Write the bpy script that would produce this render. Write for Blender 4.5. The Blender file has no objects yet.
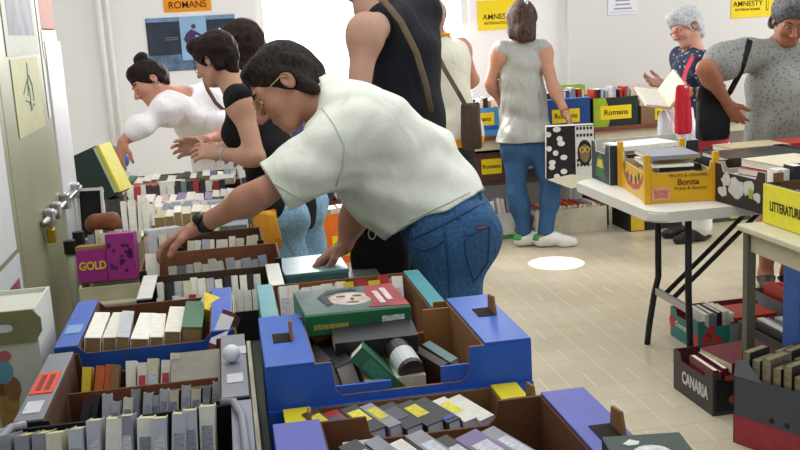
import bpy, bmesh, math, random
import numpy as np
from mathutils import Vector, Matrix
random.seed(7)
rng = np.random.default_rng(5)
SC = bpy.context.scene
COL = SC.collection
PI = math.pi

# ---------------------------------------------------------------- camera model
F = 1000.0; CH = 1.54
YAW = math.radians(9.5); ROLL = math.radians(3.3); PIT = math.atan((225 - 27) / F)
FW = Vector((math.sin(YAW) * math.cos(PIT), math.cos(YAW) * math.cos(PIT), -math.sin(PIT)))
_r0 = Vector((math.cos(YAW), -math.sin(YAW), 0)); _u0 = _r0.cross(FW)
RT = _r0 * math.cos(ROLL) - _u0 * math.sin(ROLL)
UP = _u0 * math.cos(ROLL) + _r0 * math.sin(ROLL)
CAM = Vector((0, 0, CH))

def ray(x, y): return FW + RT * ((x - 400) / F) + UP * ((225 - y) / F)
def D(x, y, d): return CAM + ray(x, y) * d                    # point at a depth
def PZ(x, y, z):
    r = ray(x, y); return CAM + r * ((z - CH) / r.z)           # point on a height
def PX(x, y, X):
    r = ray(x, y); return CAM + r * (X / r.x)
def PY(x, y, Y):
    r = ray(x, y); return CAM + r * (Y / r.y)
def V(a, b, c): return (RT * a + UP * b + FW * c).normalized()  # right, up, away

cd = bpy.data.cameras.new('camera'); cam = bpy.data.objects.new('camera', cd); COL.objects.link(cam)
cd.sensor_width = 36; cd.lens = 36 * F / 800; cd.clip_start = .05
cam.matrix_world = Matrix.Translation(CAM) @ Matrix((RT, UP, -FW)).transposed().to_4x4()
SC.camera = cam

# ---------------------------------------------------------------- materials
_M = {}
def srgb(c):
    if isinstance(c, str):
        c = [int(c[i:i + 2], 16) / 255 for i in (0, 2, 4)]
    return tuple((x / 12.92 if x <= .04045 else ((x + .055) / 1.055) ** 2.4) for x in c)
def mat(hexc, rough=.6, noise=.12, scale=25, metal=0, spec=.4, bump=0, key='', vec=(1, 1, 1)):
    k = (hexc, rough, noise, scale, metal, bump, key, vec)
    if k in _M: return _M[k]
    m = bpy.data.materials.new('m_' + hexc + key); m.use_nodes = True
    nt = m.node_tree; b = nt.nodes['Principled BSDF']
    b.inputs['Roughness'].default_value = rough; b.inputs['Metallic'].default_value = metal
    b.inputs['Specular IOR Level'].default_value = spec
    c = srgb(hexc)
    tc = nt.nodes.new('ShaderNodeTexCoord'); mp = nt.nodes.new('ShaderNodeMapping')
    mp.inputs['Scale'].default_value = vec
    nt.links.new(tc.outputs['Object'], mp.inputs[0])
    nz = nt.nodes.new('ShaderNodeTexNoise'); nz.inputs['Scale'].default_value = scale; nz.inputs['Detail'].default_value = 4
    nt.links.new(mp.outputs[0], nz.inputs[0])
    rp = nt.nodes.new('ShaderNodeValToRGB')
    rp.color_ramp.elements[0].position = .3; rp.color_ramp.elements[1].position = .7
    rp.color_ramp.elements[0].color = tuple(x * (1 - noise) for x in c) + (1,)
    rp.color_ramp.elements[1].color = tuple(min(1, x * (1 + noise)) for x in c) + (1,)
    nt.links.new(nz.outputs[0], rp.inputs[0]); nt.links.new(rp.outputs[0], b.inputs['Base Color'])
    if bump:
        bp = nt.nodes.new('ShaderNodeBump'); bp.inputs['Strength'].default_value = bump; bp.inputs['Distance'].default_value = .01
        nt.links.new(nz.outputs[0], bp.inputs['Height']); nt.links.new(bp.outputs[0], b.inputs['Normal'])
    _M[k] = m; return m
def ramp_mat(name, build, rough=.7):
    m = bpy.data.materials.new(name); m.use_nodes = True
    nt = m.node_tree; b = nt.nodes['Principled BSDF']; b.inputs['Roughness'].default_value = rough
    build(nt, b); return m
def spots(name, base, spot, scale, lo, hi, rough=.8, kind='VORONOI'):
    def f(nt, b):
        tc = nt.nodes.new('ShaderNodeTexCoord')
        if kind == 'VORONOI':
            t = nt.nodes.new('ShaderNodeTexVoronoi'); out = t.outputs['Distance']
        else:
            t = nt.nodes.new('ShaderNodeTexNoise'); out = t.outputs[0]; t.inputs['Detail'].default_value = 3
        t.inputs['Scale'].default_value = scale
        nt.links.new(tc.outputs['Object'], t.inputs['Vector'])
        rp = nt.nodes.new('ShaderNodeValToRGB')
        rp.color_ramp.elements[0].position = lo; rp.color_ramp.elements[1].position = hi
        rp.color_ramp.elements[0].color = srgb(spot) + (1,); rp.color_ramp.elements[1].color = srgb(base) + (1,)
        nt.links.new(out, rp.inputs[0]); nt.links.new(rp.outputs[0], b.inputs['Base Color'])
    return ramp_mat(name, f, rough)

def cloth_mat(hexc, key, folds=.5, scale=9, weave=0, rough=.85, spec=.25, vec=(1, 1, .55)):
    m = bpy.data.materials.new('cloth_' + key); m.use_nodes = True; nt = m.node_tree; N = nt.nodes.new; L = nt.links.new
    b = nt.nodes['Principled BSDF']; b.inputs['Roughness'].default_value = rough; b.inputs['Specular IOR Level'].default_value = spec
    tc = N('ShaderNodeTexCoord'); mp = N('ShaderNodeMapping'); mp.inputs['Scale'].default_value = vec; mp.inputs['Rotation'].default_value = (0, 0, .3); L(tc.outputs['Object'], mp.inputs[0])
    n = N('ShaderNodeTexNoise'); n.inputs['Scale'].default_value = scale; n.inputs['Detail'].default_value = 3; n.inputs['Roughness'].default_value = .45; n.inputs['Distortion'].default_value = .8; L(mp.outputs[0], n.inputs[0])
    bp = N('ShaderNodeBump'); bp.inputs['Strength'].default_value = folds; bp.inputs['Distance'].default_value = .035; L(n.outputs[0], bp.inputs['Height'])
    n2 = N('ShaderNodeTexNoise'); n2.inputs['Scale'].default_value = 260 if not weave else weave; L(tc.outputs['Object'], n2.inputs[0])
    bp2 = N('ShaderNodeBump'); bp2.inputs['Strength'].default_value = .15; bp2.inputs['Distance'].default_value = .004; L(n2.outputs[0], bp2.inputs['Height']); L(bp.outputs[0], bp2.inputs['Normal']); L(bp2.outputs[0], b.inputs['Normal'])
    c = srgb(hexc); rp = N('ShaderNodeValToRGB'); k = .04 if not weave else .22
    rp.color_ramp.elements[0].position = .35; rp.color_ramp.elements[1].position = .65
    rp.color_ramp.elements[0].color = tuple(x * (1 - k) for x in c) + (1,); rp.color_ramp.elements[1].color = tuple(min(1, x * (1 + k)) for x in c) + (1,)
    L(n2.outputs[0], rp.inputs[0]); L(rp.outputs[0], b.inputs['Base Color']); return m
def hair_mat(hexc, key, vec=(1, 1, 1), var=.45, rough=.6):
    m = bpy.data.materials.new('hair_' + key); m.use_nodes = True; nt = m.node_tree; N = nt.nodes.new; L = nt.links.new
    b = nt.nodes['Principled BSDF']; b.inputs['Roughness'].default_value = rough; b.inputs['Specular IOR Level'].default_value = .12
    tc = N('ShaderNodeTexCoord'); mp = N('ShaderNodeMapping'); mp.inputs['Scale'].default_value = vec; L(tc.outputs['Object'], mp.inputs[0])
    n = N('ShaderNodeTexNoise'); n.inputs['Scale'].default_value = 70; n.inputs['Detail'].default_value = 4; n.inputs['Distortion'].default_value = 1.2; L(mp.outputs[0], n.inputs[0])
    bp = N('ShaderNodeBump'); bp.inputs['Strength'].default_value = .9; bp.inputs['Distance'].default_value = .012; L(n.outputs[0], bp.inputs['Height']); L(bp.outputs[0], b.inputs['Normal'])
    c = srgb(hexc); rp = N('ShaderNodeValToRGB'); rp.color_ramp.elements[0].position = .35; rp.color_ramp.elements[1].position = .65
    rp.color_ramp.elements[0].color = tuple(x * (1 - var) for x in c) + (1,); rp.color_ramp.elements[1].color = tuple(min(1, x * (1 + var)) for x in c) + (1,)
    L(n.outputs[0], rp.inputs[0]); L(rp.outputs[0], b.inputs['Base Color']); return m
KRAFT = mat('8a6238', .8, .15, 30); KRAFTD = mat('6e4428', .8, .15, 30)
PAGE = mat('cfc6a4', .9, .15, 60); PAGEW = mat('e6e2d2', .9, .08, 60); PAGET = mat('a88f62', .9, .15, 60)
BLACKM = mat('17171a', .5, .2, 20); STEEL = mat('b4b6b8', .3, .05, 20, 1.0)

# ---------------------------------------------------------------- object helpers
def link(o, parent=None):
    COL.objects.link(o)
    if parent is not None: o.parent = parent
    return o
def obj(name, bm, m, parent=None, smooth=False, loc=None, rot=None):
    me = bpy.data.meshes.new(name)
    if isinstance(bm, bmesh.types.BMesh):
        bmesh.ops.recalc_face_normals(bm, faces=bm.faces); bm.to_mesh(me); bm.free()
    else: me = bm
    for x in (m if isinstance(m, (list, tuple)) else [m]): me.materials.append(x)
    if smooth: me.polygons.foreach_set('use_smooth', [True] * len(me.polygons))
    o = bpy.data.objects.new(name, me); link(o, parent)
    if loc is not None: o.location = loc
    if rot is not None: o.rotation_euler = rot
    return o
def tag(o, label=None, cat=None, group=None, kind=None):
    if label: o['label'] = label
    if cat: o['category'] = cat
    if group: o['group'] = group
    if kind: o['kind'] = kind
    return o
def empty(name, loc, rz=0, label=None, cat=None, group=None, rot=None):
    o = bpy.data.objects.new(name, None); link(o); o.empty_display_size = .05
    o.location = loc; o.rotation_euler = rot if rot else (0, 0, rz)
    return tag(o, label, cat, group)
def box(bm, x0, x1, y0, y1, z0, z1, mi=0, M=None):
    vs = [bm.verts.new(((M @ Vector(p)) if M else Vector(p))) for p in
          [(x0, y0, z0), (x1, y0, z0), (x1, y1, z0), (x0, y1, z0), (x0, y0, z1), (x1, y0, z1), (x1, y1, z1), (x0, y1, z1)]]
    for f in [(0, 3, 2, 1), (4, 5, 6, 7), (0, 1, 5, 4), (1, 2, 6, 5), (2, 3, 7, 6), (3, 0, 4, 7)]:
        bm.faces.new([vs[i] for i in f]).material_index = mi
    return vs
def bbox(x0, x1, y0, y1, z0, z1, bev=0, seg=2):
    bm = bmesh.new(); box(bm, x0, x1, y0, y1, z0, z1)
    if bev: bmesh.ops.bevel(bm, geom=bm.edges[:], offset=bev, segments=seg, affect='EDGES', profile=.5)
    return bm
def prism(bm, pts, axis, a, b, mi=(0, 0, 0), M=None):
    """extrude 2-D outline along an axis; mi = (face a, face b, rim)"""
    def p3(u, v, w): p = {'x': (w, u, v), 'y': (u, w, v), 'z': (u, v, w)}[axis]; return (M @ Vector(p)) if M else Vector(p)
    A = [bm.verts.new(p3(u, v, a)) for u, v in pts]; B = [bm.verts.new(p3(u, v, b)) for u, v in pts]
    n = len(pts)
    bm.faces.new(A).material_index = mi[0]; bm.faces.new(B[::-1]).material_index = mi[1]
    for i in range(n): bm.faces.new([A[i], A[(i + 1) % n], B[(i + 1) % n], B[i]]).material_index = mi[2]
def tube(bm, pts, r, n=10, flat=None, cap=True):
    pts = [Vector(p) for p in pts]; rings = []
    rs = r if isinstance(r, (list, tuple)) else [r] * len(pts)
    prev = None
    for i, p in enumerate(pts):
        t = (pts[min(i + 1, len(pts) - 1)] - pts[max(i - 1, 0)]).normalized()
        if prev is None:
            a = t.orthogonal().normalized() if flat is None else (Vector(flat) - t * t.dot(Vector(flat))).normalized()
        else: a = (prev - t * t.dot(prev)).normalized()
        prev = a; b = t.cross(a)
        k = 1 if flat is None else .18
        rings.append([bm.verts.new(p + (a * math.cos(2 * PI * j / n) * k + b * math.sin(2 * PI * j / n)) * rs[i]) for j in range(n)])
    for i in range(len(rings) - 1):
        for j in range(n): bm.faces.new([rings[i][j], rings[i][(j + 1) % n], rings[i + 1][(j + 1) % n], rings[i + 1][j]])
    if cap: bm.faces.new(rings[0][::-1]); bm.faces.new(rings[-1])
def tube_bm(pts, r, n=10, flat=None):
    bm = bmesh.new(); tube(bm, pts, r, n, flat); return bm
def text_mesh(s, size, ext=.0006, align='CENTER', bold=0):
    c = bpy.data.curves.new('lettering', 'FONT'); c.body = s; c.size = size; c.extrude = ext
    c.align_x = align; c.align_y = 'CENTER'; c.offset = bold
    o = bpy.data.objects.new('tmp', c); COL.objects.link(o)
    bpy.context.view_layer.update()
    me = bpy.data.meshes.new_from_object(o.evaluated_get(bpy.context.evaluated_depsgraph_get()))
    bpy.data.objects.remove(o); me.name = 'lettering'; me.materials.clear()
    return me
def lettering(s, size, m, parent, loc, rot, bold=0, sx=1, name='lettering'):
    o = obj(name, text_mesh(s, size, bold=bold), m, parent, loc=loc, rot=rot); o.scale = (sx, 1, 1); return o
FACE_F = (PI / 2, 0, 0)               # text readable from -Y
FACE_L = (PI / 2, 0, -PI / 2)         # text readable from -X

# ---------------------------------------------------------------- implicit surfaces (figures, bags)
class Sdf:
    def __init__(s, lo, hi, h):
        s.h = h; s.lo = np.array(lo, float); s.n = np.maximum(4, np.ceil((np.array(hi, float) - s.lo) / h).astype(int) + 1)
        s.f = np.full(s.n, .2, np.float32)
    def sub(s, lo, hi):
        a = np.clip(np.floor((np.array(lo) - s.lo) / s.h).astype(int), 0, s.n); b = np.clip(np.ceil((np.array(hi) - s.lo) / s.h).astype(int) + 1, 0, s.n)
        if np.any(b - a < 1): return None
        g = [(s.lo[i] + s.h * np.arange(a[i], b[i])).astype(np.float32) for i in range(3)]
        return (slice(a[0], b[0]), slice(a[1], b[1]), slice(a[2], b[2])), g[0][:, None, None], g[1][None, :, None], g[2][None, None, :]
    def comb(s, sl, d, k, op):
        f = s.f[sl]
        if op == 'u':
            hh = np.maximum(k - np.abs(f - d), 0) / max(k, 1e-6); s.f[sl] = np.minimum(f, d) - hh * hh * k * .25
        elif op == 's':
            d = -d; hh = np.maximum(k - np.abs(f - d), 0) / max(k, 1e-6); s.f[sl] = np.maximum(f, d) + hh * hh * k * .25
    def cone(s, a, ra, b, rb, k=.03, ax=None, fl=1, op='u'):
        a = np.array(a, float); b = np.array(b, float); R = max(ra, rb) * max(fl, 1) + k + 2 * s.h
        q = s.sub(np.minimum(a, b) - R, np.maximum(a, b) + R)
        if q is None: return
        sl, x, y, z = q; px, py, pz = x - a[0], y - a[1], z - a[2]; ba = b - a
        if ax is not None and fl != 1:
            ax = np.array(ax, float); ax /= np.linalg.norm(ax); g = 1 / fl - 1
            t = (px * ax[0] + py * ax[1] + pz * ax[2]) * g
            px = px + t * ax[0]; py = py + t * ax[1]; pz = pz + t * ax[2]; ba = ba + ax * (ba @ ax) * g
        l2 = max(ba @ ba, 1e-9)
        t = np.clip((px * ba[0] + py * ba[1] + pz * ba[2]) / l2, 0, 1)
        d = np.sqrt((px - t * ba[0]) ** 2 + (py - t * ba[1]) ** 2 + (pz - t * ba[2]) ** 2) - (ra + (rb - ra) * t)
        s.comb(sl, d.astype(np.float32), k, op)
    def ell(s, c, rad, fr=None, k=.02, op='u'):
        c = np.array(c, float); R = max(rad) + k + 2 * s.h; q = s.sub(c - R, c + R)
        if q is None: return
        sl, x, y, z = q; p = (x - c[0], y - c[1], z - c[2])
        fr = np.eye(3) if fr is None else np.array(fr, float)
        e = [p[0] * fr[i][0] + p[1] * fr[i][1] + p[2] * fr[i][2] for i in range(3)]
        k0 = np.sqrt(sum((e[i] / rad[i]) ** 2 for i in range(3))); k1 = np.sqrt(sum((e[i] / rad[i] ** 2) ** 2 for i in range(3)))
        s.comb(sl, (k0 * (k0 - 1) / np.maximum(k1, 1e-6)).astype(np.float32), k, op)
    def cut(s, p, n):
        """keep the side the normal points away from"""
        p = np.array(p, float); n = np.array(n, float); n /= np.linalg.norm(n)
        _, x, y, z = s.sub(s.lo - 1, s.lo + s.n * s.h + 1)
        s.f = np.maximum(s.f, ((x - p[0]) * n[0] + (y - p[1]) * n[1] + (z - p[2]) * n[2]).astype(np.float32))
    def rough(s, amp, freq, seed=0, dirs=5, stretch=None):
        r = np.random.default_rng(seed); _, x, y, z = s.sub(s.lo - 1, s.lo + s.n * s.h + 1)
        for i in range(dirs):
            v = r.normal(size=3)
            if stretch is not None: v = v * np.array(stretch)
            v = v / np.linalg.norm(v) * freq * r.uniform(.6, 1.5)
            s.f += (amp * np.sin(x * v[0] + y * v[1] + z * v[2] + r.uniform(0, 6) + 1.2 * np.sin((x * v[1] - y * v[2] + z * v[0]) * .6))).astype(np.float32)
    def mesh(s, name, origin):
        f = s.f; f[0] = f[-1] = .1; f[:, 0] = f[:, -1] = .1; f[:, :, 0] = f[:, :, -1] = .1
        ins = f < 0; n = f.shape
        c = np.zeros(tuple(m - 1 for m in n), np.int8)
        offs = [(i, j, k) for i in (0, 1) for j in (0, 1) for k in (0, 1)]
        w = lambda a, o: a[o[0]:n[0] - 1 + o[0], o[1]:n[1] - 1 + o[1], o[2]:n[2] - 1 + o[2]]
        for o in offs: c += w(ins, o)
        act = (c > 0) & (c < 8); idx = np.argwhere(act)
        vid = np.full(c.shape, -1, np.int64); vid[act] = np.arange(len(idx))
        cv = [f[idx[:, 0] + o[0], idx[:, 1] + o[1], idx[:, 2] + o[2]] for o in offs]
        acc = np.zeros((len(idx), 3)); cnt = np.zeros(len(idx))
        for a in range(8):
            for b in range(a + 1, 8):
                if sum(abs(offs[a][i] - offs[b][i]) for i in range(3)) != 1: continue
                cr = (cv[a] < 0) != (cv[b] < 0)
                t = np.where(cr, cv[a] / np.where(cr, cv[a] - cv[b], 1), 0)
                pa = np.array(offs[a], float); pb = np.array(offs[b], float)
                acc += np.where(cr[:, None], pa + t[:, None] * (pb - pa), 0); cnt += cr
        vs = s.lo + (idx + acc / cnt[:, None]) * s.h - np.array(origin)
        quads = []
        for ax in range(3):
            o1 = [0, 0, 0]; o1[ax] = 1
            A = ins[:n[0] - o1[0], :n[1] - o1[1], :n[2] - o1[2]]; B = ins[o1[0]:, o1[1]:, o1[2]:]
            e = np.argwhere(A != B); u, v = (ax + 1) % 3, (ax + 2) % 3
            e = e[(e[:, u] > 0) & (e[:, v] > 0)]
            def g(du, dv):
                q = e.copy(); q[:, u] -= du; q[:, v] -= dv; return vid[q[:, 0], q[:, 1], q[:, 2]]
            Q = np.stack([g(1, 1), g(0, 1), g(0, 0), g(1, 0)], 1)
            fl = ~A[e[:, 0], e[:, 1], e[:, 2]]; Q[fl] = Q[fl][:, ::-1]; quads.append(Q)
        Q = np.concatenate(quads); Q = Q[(Q >= 0).all(1)]
        me = bpy.data.meshes.new(name)
        me.vertices.add(len(vs)); me.vertices.foreach_set('co', vs.astype(np.float32).ravel())
        me.loops.add(len(Q) * 4); me.loops.foreach_set('vertex_index', Q.astype(np.int32).ravel())
        me.polygons.add(len(Q)); me.polygons.foreach_set('loop_start', np.arange(0, len(Q) * 4, 4, dtype=np.int32))
        me.update(calc_edges=True); me.polygons.foreach_set('use_smooth', np.ones(len(Q), bool))
        return me

# ---------------------------------------------------------------- figures
def nrm(v): return Vector(v).normalized()
class Fig:
    def __init__(s, label, J, h=.006, female=True, scale=1.0, face=None, up=None, hs=1.0, skin='b07a5e', build=1.0):
        """J: joint name -> world Vector.  face/up: head directions"""
        s.J = {k: Vector(v) for k, v in J.items()}; s.h = h; s.female = female; s.sc = scale; s.hs = hs; s.b = build
        J = s.J
        s.wc = nrm(J['shR'] - J['shL']); s.wp = nrm(J['hipR'] - J['hipL'])
        s.spine = nrm(J['chest'] - J['pelvis'])
        s.front = nrm(s.spine.cross(s.wc))
        s.frontp = nrm(Vector((0, 0, 1)).cross(s.wp))
        s.ff = nrm(face); s.fu = nrm(Vector(up) - s.ff * s.ff.dot(Vector(up))); s.fr = s.ff.cross(s.fu)
        s.J['mid'] = J['pelvis'].lerp(J['chest'], .5) + (J['bend'] if 'bend' in J else Vector((0, 0, 0)))
        s.org = Vector(((J['ankL'].x + J['ankR'].x) / 2, (J['ankL'].y + J['ankR'].y) / 2, 0))
        s.skin = mat(skin, .55, .06, 30, spec=.35, key='skin'); s.label = label
        s.hands = []; s.bvh = {}
    def on(s, o, px, py, off=.002):
        """the point of this figure's garment seen at a picture position"""
        from mathutils.bvhtree import BVHTree
        if o.name not in s.bvh:
            me = o.data; s.bvh[o.name] = BVHTree.FromPolygons([v.co + s.org for v in me.vertices], [p.vertices[:] for p in me.polygons])
        d = ray(px, py).normalized(); h = s.bvh[o.name].ray_cast(CAM, d)
        return (h[0] - d * off) if h[0] is not None else None
    def seam(s, o, pts, r, m, name='seam', flat=None, sub=4):
        P = []
        for i in range(len(pts) - 1):
            for k in range(sub):
                t = k / sub; q = s.on(o, pts[i][0] + (pts[i + 1][0] - pts[i][0]) * t, pts[i][1] + (pts[i + 1][1] - pts[i][1]) * t)
                if q is not None: P.append(q - s.org)
        q = s.on(o, *pts[-1])
        if q is not None: P.append(q - s.org)
        if len(P) > 1: return s.sub(name, tube_bm(P, r, 6, flat=flat), m)
    def hp(s, x, y, z): return s.J['head'] + (s.fr * x + s.ff * y + s.fu * z) * s.hs
    def segs(s):
        b = s.b; J = s.J; fem = s.female
        return {
            'pelvis': ('hipL', .092 * b, 'hipR', .092 * b, None, 1),
            'belly': ('pelvis', .098 * b, 'mid', (.088 if fem else .10) * b, s.wp, 1.28),
            'ribs': ('mid', (.088 if fem else .10) * b, 'chest', (.098 if fem else .112) * b, s.wc, 1.32),
            'yoke': ('shL', .05 * b, 'shR', .05 * b, None, 1),
            'armL': ('shL', .05 * b, 'elL', .038 * b, None, 1), 'armR': ('shR', .05 * b, 'elR', .038 * b, None, 1),
            'foreL': ('elL', .039 * b, 'wrL', .026, None, 1), 'foreR': ('elR', .039 * b, 'wrR', .026, None, 1),
            'thighL': ('hipL', .088 * b, 'knL', .056 * b, None, 1), 'thighR': ('hipR', .088 * b, 'knR', .056 * b, None, 1),
            'shinL': ('knL', .056 * b, 'ankL', .036, None, 1), 'shinR': ('knR', .056 * b, 'ankR', .036, None, 1),
        }
    def put(s, S, name, ex=0, ex2=None, t0=0, t1=1, k=.04):
        a, ra, b, rb, ax, fl = s.segs()[name]; A = s.J[a]; B = s.J[b]; ex2 = ex if ex2 is None else ex2
        S.cone(A.lerp(B, t0), ra + (rb - ra) * t0 + ex, A.lerp(B, t1), ra + (rb - ra) * t1 + ex2, k, ax, fl)
    def grid(s, names, pad=.2):
        P = [s.J[n] for n in names]
        return Sdf([min(p[i] for p in P) - pad for i in range(3)], [max(p[i] for p in P) + pad for i in range(3)], s.h)
    def hand(s, S, side, hd, pn, thumb, curl=.5, spread=.15, size=1.0):
        W = s.J['wr' + side]; hd = nrm(hd); pn = nrm(Vector(pn) - hd * hd.dot(Vector(pn))); l = hd.cross(pn)
        if l.dot(Vector(thumb)) < 0: l = -l
        z = size
        S.cone(W, .025, W + hd * .045 * z, .026 * z, .02, pn, .62)
        S.cone(W + hd * .03 * z + l * .016 * z, .022 * z, W + hd * .088 * z + l * .024 * z, .016 * z, .02, pn, .7)
        S.cone(W + hd * .03 * z - l * .012 * z, .022 * z, W + hd * .08 * z - l * .024 * z, .015 * z, .02, pn, .7)
        S.cone(W + hd * .04 * z, .022 * z, W + hd * .088 * z, .017 * z, .02, pn, .7)
        for i, (o, L) in enumerate([(.033, .072), (.0115, .08), (-.0105, .075), (-.0315, .058)]):
            p = W + hd * (.088 - .006 * abs(i - 1)) * z + l * o * z; d = nrm(hd + l * spread * (1.5 - i) * .8)
            r = .0098 * z
            for j, q in enumerate((.45, .3, .25)):
                c = curl * (.55 + .3 * j) + .05 * i; d = nrm(d * math.cos(c) + pn * math.sin(c))
                e = p + d * L * q * z; S.cone(p, r, e, r * .9, .006); p = e; r *= .92
        p = W + hd * .028 * z + l * .026 * z; d = nrm(hd * .6 + l * .75 + pn * .35); S.cone(p, .016 * z, p + d * .04 * z, .012 * z, .014)
        p = p + d * .04 * z; d = nrm(hd * .9 + l * .25 + pn * .4); e = p + d * .032 * z; S.cone(p, .0118 * z, e, .0105 * z, .006)
        S.cone(e, .0105 * z, e + nrm(d + pn * .3) * .024 * z, .009 * z, .006)
    def build_body(s, shoes=False):
        J = s.J; S = s.grid([n for n in J if n not in ('bend',)], .24); h = s.hs
        for n in ('pelvis', 'belly', 'ribs'): s.put(S, n, k=.06)
        s.put(S, 'yoke', k=.05)
        for n in ('armL', 'armR', 'thighL', 'thighR'): s.put(S, n, k=.045)
        for n in ('foreL', 'foreR', 'shinL', 'shinR'): s.put(S, n, k=.02)
        for q in 'LR':
            S.ell(J['sh' + q] + (J['el' + q] - J['sh' + q]) * .12, (.056 * s.b,) * 3, k=.05)
            fo = J['el' + q].lerp(J['wr' + q], .25); S.ell(fo, (.042 * s.b,) * 3, k=.04)
            ca = J['kn' + q].lerp(J['ank' + q], .3) - s.frontp * .018; S.ell(ca, (.052 * s.b,) * 3, k=.05)
            S.ell(J['hip' + q] - s.frontp * .055 * s.b, (.085 * s.b,) * 3, k=.05)
            if s.female: S.ell(J['chest'] + s.front * .075 * s.b - s.spine * .05 + s.wc * (.065 if q == 'R' else -.065) * s.b, (.066 * s.b,) * 3, k=.05)
            t = J['toe' + q]; a = J['ank' + q]; hl = nrm(Vector((t.x - a.x, t.y - a.y, 0)))
            S.cone(a, .036, Vector((a.x, a.y, .035)) - hl * .03, .033, .02); S.cone(a - Vector((0, 0, .02)), .034, t, .026, .03)
            S.cone(t, .03, t + hl * .05, .018, .02)
        # neck and head
        S.cone(J['neck'] - s.spine * .03, .066, s.hp(0, -.025, -.06), .052 * (1 if not s.female else .9), .05)
        S.cone(J['neck'] - s.spine * .02 - s.wc * .05, .042, J['neck'] - s.spine * .02 + s.wc * .05, .042, .05)
        S.ell(s.hp(0, -.018, .032), (.073 * h, .094 * h, .084 * h), (s.fr, s.ff, s.fu), .02)
        S.ell(s.hp(0, .022, -.04), (.057 * h, .064 * h, .07 * h), (s.fr, s.ff, s.fu), .035)
        S.ell(s.hp(0, .06, -.093), (.026 * h, .021 * h, .018 * h), (s.fr, s.ff, s.fu), .035)
        for q in (-1, 1):
            S.cone(s.hp(.055 * q, -.01, -.055), .012 * h, s.hp(.026 * q, .055, -.094), .014 * h, .03)
            S.cone(s.hp(.012 * q, .079, .022), .011 * h, s.hp(.042 * q, .068, .022), .009 * h, .02)
            S.ell(s.hp(.038 * q, .062, -.028), (.022 * h,) * 3, k=.03)
        for q in (-1, 1): S.ell(s.hp(.031 * q, .094, .0), (.017 * h, .014 * h, .011 * h), (s.fr, s.ff, s.fu), .014, 's')
        for q in (-1, 1): S.cone(s.hp(.021 * q, .0805, .0075), .0075 * h, s.hp(.042 * q, .0735, .006), .0075 * h, .006)
        S.cone(s.hp(0, .084, .008), .0085 * h, s.hp(0, .112, -.034), .0125 * h, .012)
        for q in (-1, 1): S.ell(s.hp(.012 * q, .097, -.038), (.0085 * h, .01 * h, .007 * h), (s.fr, s.ff, s.fu), .008)
        S.cone(s.hp(-.018, .079, -.062), .0065 * h, s.hp(.018, .079, -.062), .0065 * h, .006); S.cone(s.hp(0, .084, -.062), .007 * h, s.hp(0, .083, -.063), .007 * h, .01)
        S.cone(s.hp(-.014, .078, -.073), .0075 * h, s.hp(.014, .078, -.073), .0075 * h, .006)
        for q in (-1, 1):
            S.ell(s.hp(.077 * q, -.012, -.006), (.009 * h, .02 * h, .031 * h), (s.fr, s.ff, s.fu), .008)
            S.ell(s.hp(.083 * q, -.006, -.002), (.006 * h, .011 * h, .016 * h), (s.fr, s.ff, s.fu), .006, 's')
        for a in s.hands: s.hand(S, **a)
        o = obj('person', S.mesh('body', s.org), s.skin, loc=s.org); tag(o, s.label, 'person'); s.o = o
        # eyes, brows
        for q in (-1, 1):
            bm = bmesh.new(); bmesh.ops.create_uvsphere(bm, u_segments=14, v_segments=10, radius=.0118 * h)
            s.sub('eye', bm, mat('e8e4de', .2, .02), s.hp(.031 * q, .0715, -.001) - s.org)
            bm = bmesh.new(); bmesh.ops.create_uvsphere(bm, u_segments=10, v_segments=8, radius=.0058 * h)
            s.sub('iris', bm, mat('2a1c14', .2, .02), s.hp(.031 * q, .0786, -.004) - s.org)
        return o
    def sub(s, name, bm, m, loc=None, smooth=True):
        return obj(name, bm, m, s.o, smooth, loc=loc if loc is not None else (0, 0, 0))
    def brows(s, c):
        for q in (-1, 1):
            P = [s.hp(.014 * q, .0885, .02), s.hp(.03 * q, .0868, .027), s.hp(.046 * q, .073, .022)]
            s.sub('eyebrow', tube_bm([p - s.org for p in P], [.003, .0042, .002], 6), c)
    def lips(s, c):
        P = [s.hp(x, .0842 - abs(x) * .28, -.0665) for x in (-.017, -.008, 0, .008, .017)]
        s.sub('lips', tube_bm([p - s.org for p in P], [.0015, .0042, .0048, .0042, .0015], 8), c)
    def hair(s, c, thick=.014, line=.026, extra=None, cuts=(), amp=.002, freq=160, low=None, name='hair', seed=1, dz=0):
        S = Sdf(s.J['head'] - Vector((.3,) * 3), s.J['head'] + Vector((.3,) * 3), min(s.h, .005)); h = s.hs; t = thick
        S.ell(s.hp(0, -.02, .034 + dz), ((.073 + t) * h, (.093 + t) * h, (.084 + t) * h), (s.fr, s.ff, s.fu), .02)
        S.cut(s.hp(0, 0, 0) + (s.ff * .75 - s.fu * .66) * line, s.ff * .75 - s.fu * .66)
        if extra: extra(S)
        for q in (-1, 1): S.ell(s.hp(.085 * q, -.004, -.02), (.022 * h, .026 * h, .036 * h), (s.fr, s.ff, s.fu), .006, 's')
        for p, n in cuts: S.cut(p, n)
        S.rough(amp * .45, freq * .55, seed); return s.sub(name, S.mesh(name, s.org), c)
    def cloth(s, name, parts, m, joints, cuts=(), subs=(), amp=.0025, freq=28, seed=3, adds=(), stretch=None, pad=.25):
        S = s.grid(joints, pad)
        for p in parts: s.put(S, **p)
        for a in adds: S.cone(*a)
        S.rough(amp, freq, seed, 6, stretch)
        for c, r in subs: S.ell(c, r, k=.01, op='s')
        for p, n in cuts: S.cut(p, n)
        return s.sub(name, S.mesh(name, s.org), m)
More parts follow.
